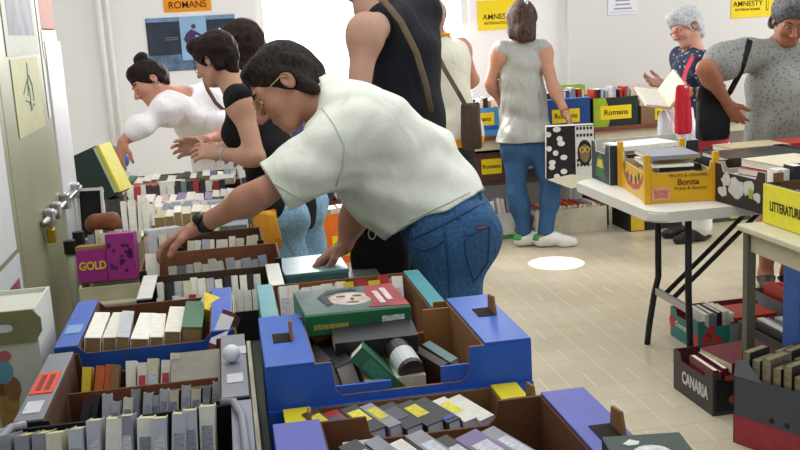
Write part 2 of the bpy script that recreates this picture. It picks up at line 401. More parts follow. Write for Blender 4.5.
    def glasses(s, c, lens=None, r=.0016):
        for q in (-1, 1):
            P = [s.hp(.033 * q + .023 * math.cos(a), .099 - .05 * abs(math.cos(a)) ** 2 * (1 if math.cos(a) * q > 0 else 0) * .3, -.004 + .017 * math.sin(a)) - s.org for a in np.linspace(0, 2 * PI, 17)]
            s.sub('glasses_rim', tube_bm(P, r, 6), c)
            T = [s.hp(.056 * q, .09, .004), s.hp(.074 * q, .06, .006), s.hp(.081 * q, .0, .01), s.hp(.08 * q, -.02, -.004)]
            s.sub('glasses_arm', tube_bm([p - s.org for p in T], r, 6), c)
        s.sub('glasses_bridge', tube_bm([s.hp(x, .1005, .004 + .003 * (1 - abs(x) / .011)) - s.org for x in (-.011, 0, .011)], r, 6), c)
    def band(s, side, name, m, w=.012, off=0, face=None):
        W = s.J['wr' + side]; d = nrm(W - s.J['el' + side]); a = d.orthogonal().normalized(); b = d.cross(a); bm = bmesh.new()
        r0 = .031
        rings = [[bm.verts.new(W - d * (.02 + off) + d * dz + (a * math.cos(t) + b * math.sin(t)) * rr - s.org) for t in np.linspace(0, 2 * PI, 25)[:-1]]
                 for dz, rr in ((-w, r0 - .004), (-w, r0), (w, r0), (w, r0 - .004))]
        for i in range(4):
            for j in range(24): bm.faces.new([rings[i][j], rings[i][(j + 1) % 24], rings[(i + 1) % 4][(j + 1) % 24], rings[(i + 1) % 4][j]])
        s.sub(name, bm, m)
        if face is not None:
            n = nrm(Vector(face) - d * d.dot(Vector(face))); bm = bmesh.new()
            bmesh.ops.create_cone(bm, cap_ends=True, segments=20, radius1=.017, radius2=.016, depth=.009, matrix=Matrix.Translation(W - d * (.02 + off) + n * .033 - s.org) @ n.to_track_quat('Z', 'Y').to_matrix().to_4x4())
            s.sub('watch_case', bm, m)
def legs_down(J, px, py, stance=.1, face=Vector((0, 1, 0)), step=0, knz=.48):
    """standing legs straight under a pelvis"""
    p = J['pelvis']; w = nrm(face.cross(Vector((0, 0, 1)))); f = nrm(face)
    for q, s in (('L', -1), ('R', 1)):
        J['hip' + q] = p + w * .088 * s + Vector((0, 0, -.03))
        J['kn' + q] = Vector((p.x, p.y, knz)) + w * stance * s + f * (.02 + step * s * .5) + Vector((px * .5, py * .5, 0))
        J['ank' + q] = Vector((p.x, p.y, .085)) + w * stance * s + f * (step * s) + Vector((px, py, 0))
        J['toe' + q] = Vector((J['ank' + q].x, J['ank' + q].y, .03)) + f * .13 + w * .02 * s
    return J
def shoes(fig, m, sole=None, low=.075, name='shoe', ex=.008, decor=None):
    for q in 'LR':
        J = fig.J; a = J['ank' + q]; t = J['toe' + q]; hl = nrm(Vector((t.x - a.x, t.y - a.y, 0)))
        S = Sdf(Vector((min(a.x, t.x), min(a.y, t.y), 0)) - Vector((.15, .15, .02)), Vector((max(a.x, t.x), max(a.y, t.y), .15)) + Vector((.15, .15, .03)), .005)
        S.cone(Vector((a.x, a.y, .05)) - hl * .035, .036 + ex, Vector((a.x, a.y, .05)) + hl * .02, .036 + ex, .02)
        S.cone(a - Vector((0, 0, .015)), .036 + ex, t + Vector((0, 0, .004)), .03 + ex, .03); S.cone(t, .034 + ex, t + hl * .055, .022 + ex, .02)
        S.cut(Vector((a.x, a.y, low)) , Vector((0, 0, 1)) - hl * .35); S.cut(Vector((0, 0, .004)), (0, 0, -1))
        fig.sub(name, S.mesh(name, fig.org), m)
        if decor:
            S2 = Sdf(Vector((a.x - .1, a.y - .1, .0)), Vector((a.x + .1, a.y + .1, .14)), .005)
            S2.cone(Vector((a.x, a.y, .05)) - hl * .037, .037 + ex, Vector((a.x, a.y, .05)) - hl * .03, .037 + ex, .01); S2.cut(a - hl * .035, hl); S2.cut(Vector((0, 0, .05)), (0, 0, -1))
            S2.cut(Vector((a.x, a.y, .088)), (0, 0, 1)); fig.sub('heel_tab', S2.mesh('heel_tab', fig.org), decor)
# ================================================================ THE SETTING
def floor_mat():
    def f(nt, b):
        N = nt.nodes.new; L = nt.links.new
        tc = N('ShaderNodeTexCoord'); sp = N('ShaderNodeSeparateXYZ'); L(tc.outputs['Object'], sp.inputs[0])
        def m(op, a, bb=None):
            n = N('ShaderNodeMath'); n.operation = op
            for i, q in enumerate((a, bb)):
                if q is None: continue
                if isinstance(q, (int, float)): n.inputs[i].default_value = q
                else: L(q, n.inputs[i])
            return n.outputs[0]
        x, y = sp.outputs[0], sp.outputs[1]
        row = m('FLOOR', m('DIVIDE', y, .167)); par = m('FLOORED_MODULO', row, 2)
        def lines(off, w): return m('LESS_THAN', m('FLOORED_MODULO', m('SUBTRACT', x, off), .205), w)
        cont = lines(1.545, .0045); dash = m('MULTIPLY', lines(1.443, .006), par)
        white = m('MAXIMUM', cont, dash)
        ylin = m('LESS_THAN', m('FLOORED_MODULO', y, .167), .006)
        n1 = N('ShaderNodeTexNoise'); n1.inputs['Scale'].default_value = 2.2; n1.inputs['Detail'].default_value = 5; L(tc.outputs['Object'], n1.inputs[0])
        rp = N('ShaderNodeValToRGB'); rp.color_ramp.elements[0].position = .35; rp.color_ramp.elements[1].position = .65
        rp.color_ramp.elements[0].color = srgb('bcb095') + (1,); rp.color_ramp.elements[1].color = srgb('cac0a8') + (1,); L(n1.outputs[0], rp.inputs[0])
        def mix(fac, a, col):
            n = N('ShaderNodeMix'); n.data_type = 'RGBA'; L(fac, n.inputs[0]); L(a, n.inputs[6]); n.inputs[7].default_value = srgb(col) + (1,); return n.outputs[2]
        c = mix(m('MULTIPLY', ylin, .5), rp.outputs[0], 'a4987e'); c = mix(m('MULTIPLY', white, .85), c, 'd8d4cc')
        L(c, b.inputs['Base Color'])
        b.inputs['Roughness'].default_value = .3; b.inputs['Specular IOR Level'].default_value = .5
    return ramp_mat('tiled floor', f, .3)
def struct(name, bm, m): return tag(obj(name, bm, m), kind='structure')
WALL = mat('f3f3f2', .8, .01, 60, bump=.05); WALLR = mat('dfdeda', .8, .02, 60, bump=.08); WHITE = mat('eeeeec', .6, .02, 20)  # WALL is whiter than WALLR: bright daylight on it is put into its colour
struct('floor', bbox(-2.6, 6.2, -1.0, 7.8, -.1, 0), floor_mat())
WY = 7.6
wx0, wx1, wz0, wz1 = .29, 1.9, .95, 2.35                   # the window opening
bm = bmesh.new()
box(bm, -2.6, wx0, WY, WY + .2, 0, 3); box(bm, wx1, 2.67, WY, WY + .2, 0, 3)
box(bm, wx0, wx1, WY, WY + .2, 0, wz0); box(bm, wx0, wx1, WY, WY + .2, wz1, 3)
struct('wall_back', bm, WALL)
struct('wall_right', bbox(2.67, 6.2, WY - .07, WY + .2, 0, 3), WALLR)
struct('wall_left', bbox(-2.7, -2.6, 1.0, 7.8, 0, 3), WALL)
struct('baseboard_back', bbox(-2.6, 2.67, WY - .015, WY, 0, .09), mat('8f8672', .6))
bm = bmesh.new()
for a in ((wx0, wx0 + .05), (wx1 - .05, wx1), (1.07, 1.12)): box(bm, a[0], a[1], WY + .04, WY + .1, wz0, wz1)
for a in ((wz0, wz0 + .05), (wz1 - .05, wz1)): box(bm, wx0 + .05, wx1 - .05, WY + .04, WY + .1, a[0], a[1])
win = struct('window_1', bm, WHITE)
em = bpy.data.materials.new('daylit frosted glass'); em.use_nodes = True
b_ = em.node_tree.nodes['Principled BSDF']; b_.inputs['Emission Color'].default_value = (1, .98, .97, 1); b_.inputs['Emission Strength'].default_value = 3.2
for k, (a, c) in enumerate(((wx0 + .05, 1.07), (1.12, wx1 - .05))): obj('pane', bbox(a, c, WY + .06, WY + .075, wz0 + .05, wz1 - .05), em, win)
# pipes in the left corner of the back wall
for k, (px, r) in enumerate(((104.5, .022), (113, .016))):
    p = PY(px, 60, WY - .04)
    o = obj('heating_pipe', tube_bm([(p.x, p.y, .1), (p.x, p.y, 2.9)], r, 14), mat('f0eeea', .4, .02), smooth=True)
    tag(o, ['thicker white pipe running up the back wall left of the poster', 'thinner white pipe running up the back wall beside a thicker one'][k], 'pipe')
    for z in (.6, 1.9): obj('bracket', bbox(p.x - r - .008, p.x + r + .008, p.y + .0, WY, z, z + .02), WHITE, o)

def pyr(x0, y0, x1, y1, Y): a = PY(x0, y1, Y); b = PY(x1, y0, Y); return a.x, b.x, a.z, b.z
def sheet(name, x0, x1, Y, z0, z1, m, label, cat, roll=0):
    r = empty(name, ((x0 + x1) / 2, Y, (z0 + z1) / 2), 0, label, cat, rot=(0, roll, 0))
    w, h = (x1 - x0) / 2, (z1 - z0) / 2
    obj('paper', bbox(-w, w, -.002, .0, -h, h), m, r); return r, w, h
YEL = mat('f2d61c', .7, .04, 8); INK = mat('2a2612', .7, .05)
# yellow signs
s, w, h = sheet('wall_sign', 1.965, 2.30, WY - .003, 1.475, 1.70, YEL, 'yellow AMNESTY INTERNATIONAL sign on bright wall above the grey-bloused woman', 'sign')
lettering('AMNESTY', .058, INK, s, (0, -.003, -.015), FACE_F, .0004, 1.0); lettering('INTERNATIONAL', .03, INK, s, (0, -.003, -.062), FACE_F, .0002, 1.0)
s, w, h = sheet('wall_sign', 4.02, 4.385, WY - .073, 1.455, 1.69, YEL, 'yellow AMNESTY INTERNATIONAL sign with candle outline, high on the right wall', 'sign')
lettering('AMNESTY', .058, INK, s, (-.04, -.003, -.01), FACE_F, .0004, 1.0); lettering('INTERNATIONAL', .028, INK, s, (-.04, -.003, -.055), FACE_F, .0002, 1.0)
obj('candle_outline', bbox(.115, .135, -.004, -.0021, -.07, .05), INK, s); obj('candle_gap', bbox(.119, .131, -.0046, -.004, -.064, .044), YEL, s)
s, w, h = sheet('wall_sign', -.37, -.03, WY - .003, 1.735, 1.95, mat('f29a1c', .7, .04, 8), 'orange sign on the back wall above the dark cycling poster', 'sign')
lettering('ROMANS', .07, mat('4a2c10', .7), s, (0, -.003, -.06), FACE_F, .0006, .95)
s, w, h = sheet('notice', 2.99, 3.235, WY - .073, 1.535, 1.75, mat('e8e8f2', .8, .03), 'white paper notice taped to the right wall between yellow signs', 'paper')
for k, (z, ww) in enumerate(((-.03, .06), (-.062, .075), (-.0, .06))): obj('text_line', bbox(-ww, ww, -.003, -.0021, z - .006, z + .006), mat('9a9ab0', .8), s)
obj('border', bbox(-.105, .105, -.0029, -.0021, -.088, -.084), mat('a9a9cc', .8), s)
# the big dark poster
s, w, h = sheet('poster', -.51, .13, WY - .004, 1.315, 1.70, mat('2b3446', .5, .35, 9), 'dark blue poster with a bright central panel of a figure above rocks', 'poster', .0)
obj('sky_panel', bbox(-.08, .11, -.004, -.0021, -.12, h), mat('8fb8dc', .5, .12, 6), s)
obj('mist_band', bbox(-w, w, -.0036, -.0021, -.19, -.075), mat('5d7391', .5, .45, 18, vec=(1, 1, 1)), s)
obj('light_strip', bbox(-w, w, -.0036, -.0021, h - .03, h), mat('6f8fb5', .5, .3, 14), s)
bm = bmesh.new()
prism(bm, [(-.06, .03), (-.035, .075), (.0, .1), (.03, .085), (.085, .05), (.08, .04), (.03, .06), (.01, .0), (.02, -.08), (.03, -.13), (-.0, -.13), (-.02, -.06), (-.04, -.0)], 'y', -.0055, -.004)
obj('figure', bm, mat('4b2d5c', .6, .3, 30), s)
bm = bmesh.new(); bmesh.ops.create_cone(bm, cap_ends=True, segments=14, radius1=.017, radius2=.017, depth=.0015, matrix=Matrix.Translation((.018, -.0048, .12)) @ Matrix.Rotation(PI / 2, 4, 'X')); obj('figure_head', bm, mat('5a3c34', .6), s)
for k, zz in enumerate((.07, .055)): obj('caption', bbox(-.19, -.1, -.0045, -.0021, zz - .004 - .02, zz - .02), mat('8792a4', .6), s)

# ---------------------------------------------------------------- lockers on the left
GREEN = mat('959678', .45, .06, 6); GREEND = mat('7f8062', .5, .06, 6)
lk = empty('metal_cabinet', (-.8, 2.6, 0), 0, 'tall pale green metal cabinet with papers on its doors', 'cabinet')
obj('body', bbox(-.22, .185, -1.0, 1.1, .0, 2.1), GREEND, lk)
for k, (a, c) in enumerate(((-.995, -.345), (-.34, .31), (.315, 1.09))):
    d_ = obj('door', bbox(.186, .2, a, c, .06, 2.06, .003), GREEN, lk)
    for z in (.5, .72, 1.5): obj('hinge', bbox(.2, .206, c - .035, c - .022, z, z + .1), mat('b9b78f', .4), d_)
hp_ = PX(43, 227, -.6)
bar = obj('locking_bar', tube_bm([(-.588, hp_.y - .05, 1.0), (-.585, hp_.y + .3, 1.0), (-.582, hp_.y + .74, 1.0)], .011, 12), STEEL, smooth=True); tag(bar, 'steel locking bar across the green cabinet door with brass padlock', 'lock')
for a in (.02, .16, .36, .62): obj('clasp', bbox(-.6, -.57, hp_.y + a, hp_.y + a + .05, .975, 1.03, .006), STEEL, bar)
bm = bbox(-.59, -.565, hp_.y - .02, hp_.y + .025, .93, .975, .005); obj('padlock', bm, mat('b89a2c', .3, .05, 20, .9), bar)
pal = empty('metal_cabinet', (-.8, 3.91, 0), 0, 'whitish metal cabinet beyond the pale green one', 'cabinet')
obj('body', bbox(-.2, .19, -.2, .16, 0, 1.6), mat('c8ccd0', .4, .03), pal); obj('door', bbox(.191, .203, -.19, .15, .05, 1.56, .003), mat('d5d8dc', .4, .03), pal)
o = obj('storage_box', bbox(-.95, -.61, 3.75, 4.06, 1.602, 1.95, .004), mat('a04a22', .6, .12, 8)); tag(o, 'red-brown box on top of the whitish cabinet', 'box')
def on_cab(name, y0, y1, z0, z1, m, label, cat='paper', x=-.5985):
    r = empty(name, (x, (y0 + y1) / 2, (z0 + z1) / 2), 0, label, cat); obj('paper', bbox(0, .0012, -(y1 - y0) / 2, (y1 - y0) / 2, -(z1 - z0) / 2, (z1 - z0) / 2), m, r); return r, (y1 - y0) / 2, (z1 - z0) / 2
p, a, c = on_cab('art_print', 3.05, 3.58, 1.52, 1.84, mat('b9c2b0', .6, .05), 'framed-look art print of grey figures on the green cabinet', 'print')
obj('image', bbox(.0013, .002, -a + .06, a - .06, -c + .06, c), mat('7d7f8c', .6, .45, 14, vec=(1, 1, .5)), p)
p, a, c = on_cab('child_drawing', 3.08, 3.52, 1.28, 1.51, mat('c4c496', .6, .06), 'pale green paper with pencil drawing, below the art print', 'drawing')
for k, (yy, zz, l, t) in enumerate(((-.04, .03, .1, .5), (.0, .05, .12, 1.2), (.05, .02, .1, 2.0), (-.02, -.03, .09, 2.7), (.04, -.04, .08, .2), (.0, 0, .11, 1.7))):
    obj('pencil_stroke', tube_bm([(.0018, yy - l * .5 * math.cos(t), zz - l * .45 * math.sin(t)), (.002, yy + .015, zz + .01), (.0018, yy + l * .5 * math.cos(t), zz + l * .45 * math.sin(t))], .0022, 5), mat('6f8a8a', .7), p)
p, a, c = on_cab('paper_sheet', 2.4, 2.84, 1.0, 1.41, mat('dfe2e2', .7, .03), 'big white sheet hanging on the near cabinet door', 'paper')
p, a, c = on_cab('paper_sheet', 2.4, 2.86, .8, .985, mat('d9dce0', .7, .05), 'small white sheet with red print low on the near cabinet door', 'paper')
obj('print', bbox(.0013, .002, .06, .19, -.03, .03), mat('a34a5a', .7, .3, 30), p)
p, a, c = on_cab('paper_strip', 3.62, 3.66, 1.3, 1.9, mat('e2e4e2', .6, .02), 'narrow white strip hanging at the green cabinet edge', 'paper')

# ---------------------------------------------------------------- tables
def table(name, label, x0, x1, y0, y1, z, top, th=.03, apron=None, legs=None, legm=None, edge=None, inset=.05, legw=.02, bev=.006):
    r = empty(name, ((x0 + x1) / 2, (y0 + y1) / 2, 0), 0, label, 'table'); w, d = (x1 - x0) / 2, (y1 - y0) / 2
    obj('table_top', bbox(-w, w, -d, d, z - th, z, bev), top, r)
    if edge: obj('edge_strip', bbox(-w - .002, w + .002, -d - .004, -d, z - th, z), edge, r)
    if apron:
        bm = bmesh.new(); q = .03
        box(bm, -w + q, w - q, -d + q, -d + q + .02, z - th - .075, z - th); box(bm, -w + q, w - q, d - q - .02, d - q, z - th - .075, z - th)
        box(bm, -w + q, -w + q + .02, -d + q + .02, d - q - .02, z - th - .075, z - th); box(bm, w - q - .02, w - q, -d + q + .02, d - q - .02, z - th - .075, z - th)
        obj('apron', bm, apron, r)
    for sx in (-1, 1):
        for sy in (-1, 1):
            cx, cy = sx * (w - inset), sy * (d - inset); obj('leg', bbox(cx - legw, cx + legw, cy - legw, cy + legw, 0, z - th, .003), legm, r)
    return r
TOPG = mat('5f6456', .55, .1, 12); LEGG = mat('4d5048', .5, .08)
TZ = .74
table('trestle_table', 'long table of book crates along the green cabinet, near end', -.44, .002, 1.28, 3.14, TZ, TOPG, legm=LEGG, apron=LEGG)
table('trestle_table', 'far table of book crates reached over by the bun-haired woman', -.505, .008, 3.16, 5.5, TZ, mat('b9b59c', .55, .08), legm=LEGG, apron=mat('c3bd9e', .6))
table('trestle_table', 'table under the big blue banana boxes beside the bent man', .012, .46, .95, 3.3, TZ, mat('565b50', .55, .1), legm=LEGG, apron=LEGG)
table('trestle_table', 'small table against the back wall left of the bun-haired woman', -1.5, -.7, 6.2, 6.95, TZ, mat('b9b59c', .5, .06), legm=LEGG)
table('wooden_table', 'long back table with brown edge and cream apron under the Romans boxes', .75, 4.5, 6.92, 7.5, .735, mat('8a5a42', .5, .1), th=.028, apron=mat('d8d0b4', .6, .04), legm=mat('7d7f80', .4, .05), edge=mat('7a4532', .5, .1))
table('school_table', 'cream-edged table with olive metal legs under the LITTERATURE crate', 1.86, 2.75, 2.55, 3.43, TZ, mat('c9c4a6', .5, .05), th=.025, apron=mat('bcb698', .5, .05), legm=mat('57584a', .45, .06), inset=.035, legw=.018)
# white folding table
ft = empty('folding_table', (2.45, 4.23, 0), 0, 'white plastic folding table with black legs under the yellow fruit crate', 'table')
bm = bmesh.new(); hw, hd, rr = .78, .48, .07
pts = [(sx * (hw - rr) + rr * math.cos(t), sy * (hd - rr) + rr * math.sin(t)) for sx, sy, t0 in ((1, 1, 0), (-1, 1, PI / 2), (-1, -1, PI), (1, -1, 1.5 * PI)) for t in np.linspace(t0, t0 + PI / 2, 7)]
prism(bm, pts, 'z', TZ - .045, TZ); bmesh.ops.bevel(bm, geom=[e for e in bm.edges if abs(e.verts[0].co.z - e.verts[1].co.z) < 1e-5], offset=.008, segments=2, affect='EDGES')
obj('table_top', bm, mat('dcdcd4', .4, .03), ft)
for sx in (-1, 1):
    for yy, y2 in ((-.38, -.40), (-.08, .05)):
        x = sx * .58; obj('leg', tube_bm([(x, yy, TZ - .045), (x, yy, .36), (x, yy + (y2 - yy) * .35, .27), (x, yy + (y2 - yy) * .8, .1), (x, y2, 0)], .0145, 12), BLACKM, ft, True)
    obj('crossbar', bbox(sx * .58 - .008, sx * .58 + .008, -.37, -.06, .27, .305, .003), mat('9a9ca0', .35, .05, 20, .8), ft)
    for yy in (-.12, -.2): obj('brace', tube_bm([(sx * .58, yy - .02, .29), (sx * .1, yy, TZ - .05)], .011, 10), BLACKM, ft, True)
# pale posts with black caps by the gold box
for k, (px, py, dd) in enumerate(((77, 238, 3.42), (69.5, 247, 3.3))):
    p = D(px, py, dd); p.x = -.53 - .012 * k; zz = p.z
    r = empty('capped_post', (p.x + .0, p.y, 0), 0, ['pale upright post with black cap beside the gold book, farther one', 'pale upright post with black cap beside the gold book, nearer one'][k], 'post')
    obj('post', tube_bm([(0, 0, 0), (0, 0, zz - .02)], .016, 12), mat('b7b79e', .5), r, True); obj('cap', tube_bm([(0, 0, zz - .022), (0, 0, zz + .022)], .0205, 14), mat('1c1712', .5), r)
# tall carton, front left
tc_ = empty('tall_carton', (-.52, 2.31, 0), 0, 'tall pale carton with ice cream picture and olive flap at the left edge', 'box')
bm = bmesh.new()
for a in ((-.075, .075, -.1, -.094), (-.075, .075, .094, .1), (-.075, -.069, -.094, .094), (.069, .075, -.094, .094)): box(bm, a[0], a[1], a[2], a[3], 0, .985)
box(bm, -.069, .069, -.094, .094, 0, .01); box(bm, -.069, .069, -.094, .094, .965, .975); obj('body', bm, mat('d6d8cc', .6, .04, 8), tc_)
bm = bmesh.new(); prism(bm, [(-.078, .985), (.07, .985), (.086, .965), (.086, .935), (.07, .912), (-.078, .912)], 'y', -.107, -.1006); obj('flap', bm, mat('85835c', .6, .08), tc_)
def tdisc(name, x, z, rx, rz, m_, y0, y1):
    bm = bmesh.new(); prism(bm, [(x + rx * math.cos(t), z + rz * math.sin(t)) for t in np.linspace(0, 2 * PI, 19)[:-1]], 'y', y0, y1); obj(name, bm, m_, tc_)
bm = bmesh.new(); prism(bm, [(.008 + .018 * math.cos(t), .948 + .009 * math.copysign(abs(math.sin(t)) ** .6, math.sin(t))) for t in np.linspace(0, 2 * PI, 25)[:-1]], 'y', -.1078, -.107); obj('hand_hole', bm, mat('d8dce2', .6), tc_)
bm = bmesh.new(); prism(bm, [(-.022, .70), (.004, .70), (.022, .80), (-.03, .80)], 'y', -.1012, -.1004); obj('printed_cone', bm, mat('b08a4e', .7, .2, 60), tc_)
tdisc('printed_scoop', -.014, .82, .02, .025, mat('7a5038', .7, .1), -.1016, -.1004); tdisc('printed_scoop', .008, .81, .018, .028, mat('9a6a44', .7, .1), -.1019, -.1004); tdisc('printed_scoop', -.008, .85, .022, .028, mat('6fa3c0', .7, .1), -.1022, -.1004); tdisc('printed_scoop', .0, .885, .014, .012, mat('c46a74', .7, .1), -.1025, -.1004)
bm = bmesh.new(); prism(bm, [(-.07, .74), (-.06, .75), (.02, .67), (.05, .64), (.03, .63), (-.07, .71)], 'y', -.1012, -.1004); obj('printed_swoosh', bm, mat('9a9ab0', .7, .1), tc_)

# ---------------------------------------------------------------- light
w = bpy.data.worlds.new('world'); SC.world = w; w.use_nodes = True
bg = w.node_tree.nodes['Background']; bg.inputs[0].default_value = (.93, .97, 1, 1); bg.inputs[1].default_value = .55
def area(name, loc, target, sx, sy, power, col=(1, 1, 1)):
    l = bpy.data.lights.new(name, 'AREA'); l.shape = 'RECTANGLE'; l.size = sx; l.size_y = sy; l.energy = power; l.color = col
    o = bpy.data.objects.new(name, l); COL.objects.link(o); o.location = loc; o.rotation_euler = (Vector(target) - Vector(loc)).to_track_quat('-Z', 'Y').to_euler(); return o
area('window_daylight', (1.1, 7.5, 1.9), (1.1, 3, .6), 1.6, 1.3, 90, (1, .98, .96))
area('side_fill', (6.0, 5.0, 2.2), (2, 5.5, .8), 3, 1.6, 95, (1, .98, .95))  # unseen fill from the right, added to brighten the walls
area('overhead_fill', (1.0, 4.5, 2.95), (1.0, 4.5, 0), 4, 3.5, 60, (1, .98, .92))  # broad unseen overhead fill, added for general brightness
area('near_fill', (.3, 2.2, 2.9), (.4, 2.8, 1), 2.2, 1.2, 17, (1, .99, .96))  # unseen fill over the near tables, added to brighten the white shirt
sp = bpy.data.lights.new('sunbeam', 'SPOT'); sp.energy = 5000; sp.spot_size = math.radians(4.6); sp.spot_blend = .25; sp.shadow_soft_size = .01
so = bpy.data.objects.new('sunbeam', sp); COL.objects.link(so); so.location = (1.5, 7.3, 4.2)
tg = PZ(556, 263, 0); so.rotation_euler = (tg - so.location).to_track_quat('-Z', 'Y').to_euler()
SC.view_settings.view_transform = 'Standard'; SC.view_settings.look = 'None'; SC.view_settings.gamma = 1; SC.view_settings.use_curve_mapping = False
SC.view_settings.exposure = 0

# ================================================================ CRATES AND BOOKS
def crate(label, x0, x1, y0, y1, z, h, outer, inner=KRAFT, style='plain', rz=0, dip=.35, corner=.09, flange=0, fmat=None, cat='crate', group=None, name='book_crate', endh=None, inpan=True, dips='fb', loc=None):
    w, d = (x1 - x0) / 2, (y1 - y0) / 2; t = .006
    r = empty(name, loc if loc is not None else ((x0 + x1) / 2, (y0 + y1) / 2, z), rz, label, cat, group); r['_w'] = w; r['_d'] = d; r['_h'] = h
    r['_phrase'] = label
    O = mat(outer, .55, .1, 14) if isinstance(outer, str) else outer
    I = mat(inner, .8, .12, 25) if isinstance(inner, str) else inner
    FM = O if fmat is None else (mat(fmat, .5, .1, 14) if isinstance(fmat, str) else fmat)
    obj('bottom', bbox(-w + t, w - t, -d + t, d - t, 0, .005), I, r)
    def outline(q, cut):
        c, s = corner, .012; lo = h * (1 - dip)
        if not cut: return [(-q, 0), (q, 0), (q, h), (-q, h)]
        return [(-q, 0), (q, 0), (q, h), (q - c, h), (q - c - s * .4, lo + s), (q - c - s * 1.4, lo), (-q + c + s * 1.4, lo), (-q + c + s * .4, lo + s), (-q + c, h), (-q, h)]
    bm = bmesh.new(); prism(bm, outline(w, 'f' in dips), 'y', -d, -d + t, (0, 1, 1)); obj('side_panel', bm, (O, I), r)
    bm = bmesh.new(); prism(bm, outline(w, 'b' in dips), 'y', d - t, d, (1, 0, 1)); obj('side_panel', bm, (O, I), r)
    for sx in (-1, 1):
        eh = h if endh is None else endh
        bm = bmesh.new(); q = d - t
        if 's' in dips: P = [(-q, 0), (q, 0), (q, eh), (q - .05, eh), (q - .065, eh * (1 - dip)), (-q + .065, eh * (1 - dip)), (-q + .05, eh), (-q, eh)]
        else: P = [(-q, 0), (q, 0), (q, eh), (-q, eh)]
        a, b = (sx * w, sx * (w - t)); prism(bm, P, 'x', a, b, (0, 1, 1)); obj('end_panel', bm, (O, I), r)
        if flange:
            f = flange; xa, xb = sorted((sx * w, sx * (w - f)))
            obj('top_flap', bbox(xa, xb, -d, d, h, h + .005, .0015), FM, r)
            if inpan:
                bm = bmesh.new(); box(bm, sx * (w - f) - .003, sx * (w - f) + .003, -d + t, d - t, .03, h - .001); obj('inner_panel', bm, I, r)
    return r
def slot_tab(r, sx, y, f, up=True, m=KRAFT):
    w, h = r['_w'], r['_h']; xc = sx * (w - f * .45)
    obj('slot', bbox(xc - .018, xc + .018, y - .03, y + .03, h + .005, h + .0062), mat('241610', .9), r)
    if up:
        bm = bmesh.new(); prism(bm, [(y - .028, h + .005), (y + .028, h + .005), (y + .024, h + .036), (y - .012, h + .04)], 'x', xc + .016, xc + .021); obj('tab', bm, m, r)
def decal(r, side, u, v, w, h, m, name='printed_panel', k=1):
    """flat print on a crate side: f front, l left end, r right end, t top flap"""
    W, Dp = r['_w'], r['_d']; e = .0008 * k
    if side == 'f': b = bbox(u - w / 2, u + w / 2, -Dp - e, -Dp - e * .1, v - h / 2, v + h / 2)
    elif side == 'l': b = bbox(-W - e, -W - e * .1, u - w / 2, u + w / 2, v - h / 2, v + h / 2)
    elif side == 'r': b = bbox(W + e * .1, W + e, u - w / 2, u + w / 2, v - h / 2, v + h / 2)
    return obj(name, b, m, r)
def crate_text(r, side, s, u, v, size, m, bold=0, sx=1):
    W, Dp = r['_w'], r['_d']
    if side == 'f': return lettering(s, size, m, r, (u, -Dp - .0018, v), FACE_F, bold, sx)
    return lettering(s, size, m, r, (-W - .0018, u, v), FACE_L, bold, sx)

CN = {'e4e0d4': 'white', 'efece2': 'bright white', 'd9d2b8': 'cream', 'bfb08a': 'tan', '8d8f98': 'grey', 'b9bcc4': 'light grey', '2a2a30': 'black', '4a3a30': 'dark brown', 'b03028': 'red',
      'c8602a': 'orange', '2f6a48': 'green', '2c4a80': 'blue', 'c9a8b4': 'pink', '7d6a9a': 'purple', 'e0c62e': 'yellow', '6d8a8c': 'teal', '5d6a80': 'slate blue', '6a2030': 'maroon', 'a8b4c8': 'pale blue', '7a7466': 'grey-brown', '8a6a3a': 'ochre'}
WH, BW, CR, TA, GR, LG, BK, DB, RE, ORA, GN, BL, PK, PU, YE, TE, SB, MA, PB, GB, OC = list(CN)
NB = [0]; FAR = []
STUFF = set([49,50,51,52,53,54,55,60,97,98,99,100,105,106,107,108,113,122,123,128,129,139,194,195,232,233,234,235,236,237,243,249,250,253,254,257,258,259,260,261,262,263,264,265,266,267,271,272,273,281,287,299,300,301,302,303,309,310,311,312,313,315,317,318,319,320,321,322,323,324,325,332,333,335,336,355,356,357,358,359,360,361,362,363,364,365,366,367,368,369,370,371,372,373,374,375,376,377,378,379,380,381,386,387,390,391,392,402,403,407,408,409,410,411,412])  #STUFFSET
def book(M, t, d, h, c, label, group, pages=PAGEW, parts=True, title=None, mark=None, hard=.002):
    """a book standing with its spine at y=0; M places it"""
    NB[0] += 1; cm = mat(c, .42, .12, 40); q = .0018
    if NB[0] in STUFF: FAR.append((M.copy(), t, d, h, cm, pages)); return None
    bm = bmesh.new(); T = t / 2
    P = [(-T, d), (-T, 0), (T, 0), (T, d), (T - q, d), (T - q, q), (-T + q, q), (-T + q, d)]
    n = [((p[0]), p[1]) for p in P]
    vs0 = [bm.verts.new((u, v, 0)) for u, v in n]; vs1 = [bm.verts.new((u, v, h)) for u, v in n]
    for i in range(8): j = (i + 1) % 8; bm.faces.new([vs0[i], vs0[j], vs1[j], vs1[i]])
    for f in ((0, 1, 6, 7), (1, 2, 5, 6), (2, 3, 4, 5)):
        bm.faces.new([vs0[k] for k in f][::-1]); bm.faces.new([vs1[k] for k in f])
    o = obj('book', bm, cm); o.matrix_world = M; tag(o, label, 'book', group)
    if parts: obj('pages', bbox(-T + q, T - q, q, d - .002, hard, h - hard), pages, o)
    else: obj('pages', bbox(-T + q, T - q, q, d - .002, .001, h - .001), pages, o)
    if title: obj('spine_title', bbox(-T * .72, T * .72, -.0006, 0, h * .35, h * .8), mat(title, .5, .3, 90, vec=(1, 1, 3)), o)
    if mark: obj('spine_mark', bbox(-T * .75, T * .75, -.0008, 0, h * .1, h * .2), mat(mark, .5), o)
    return o
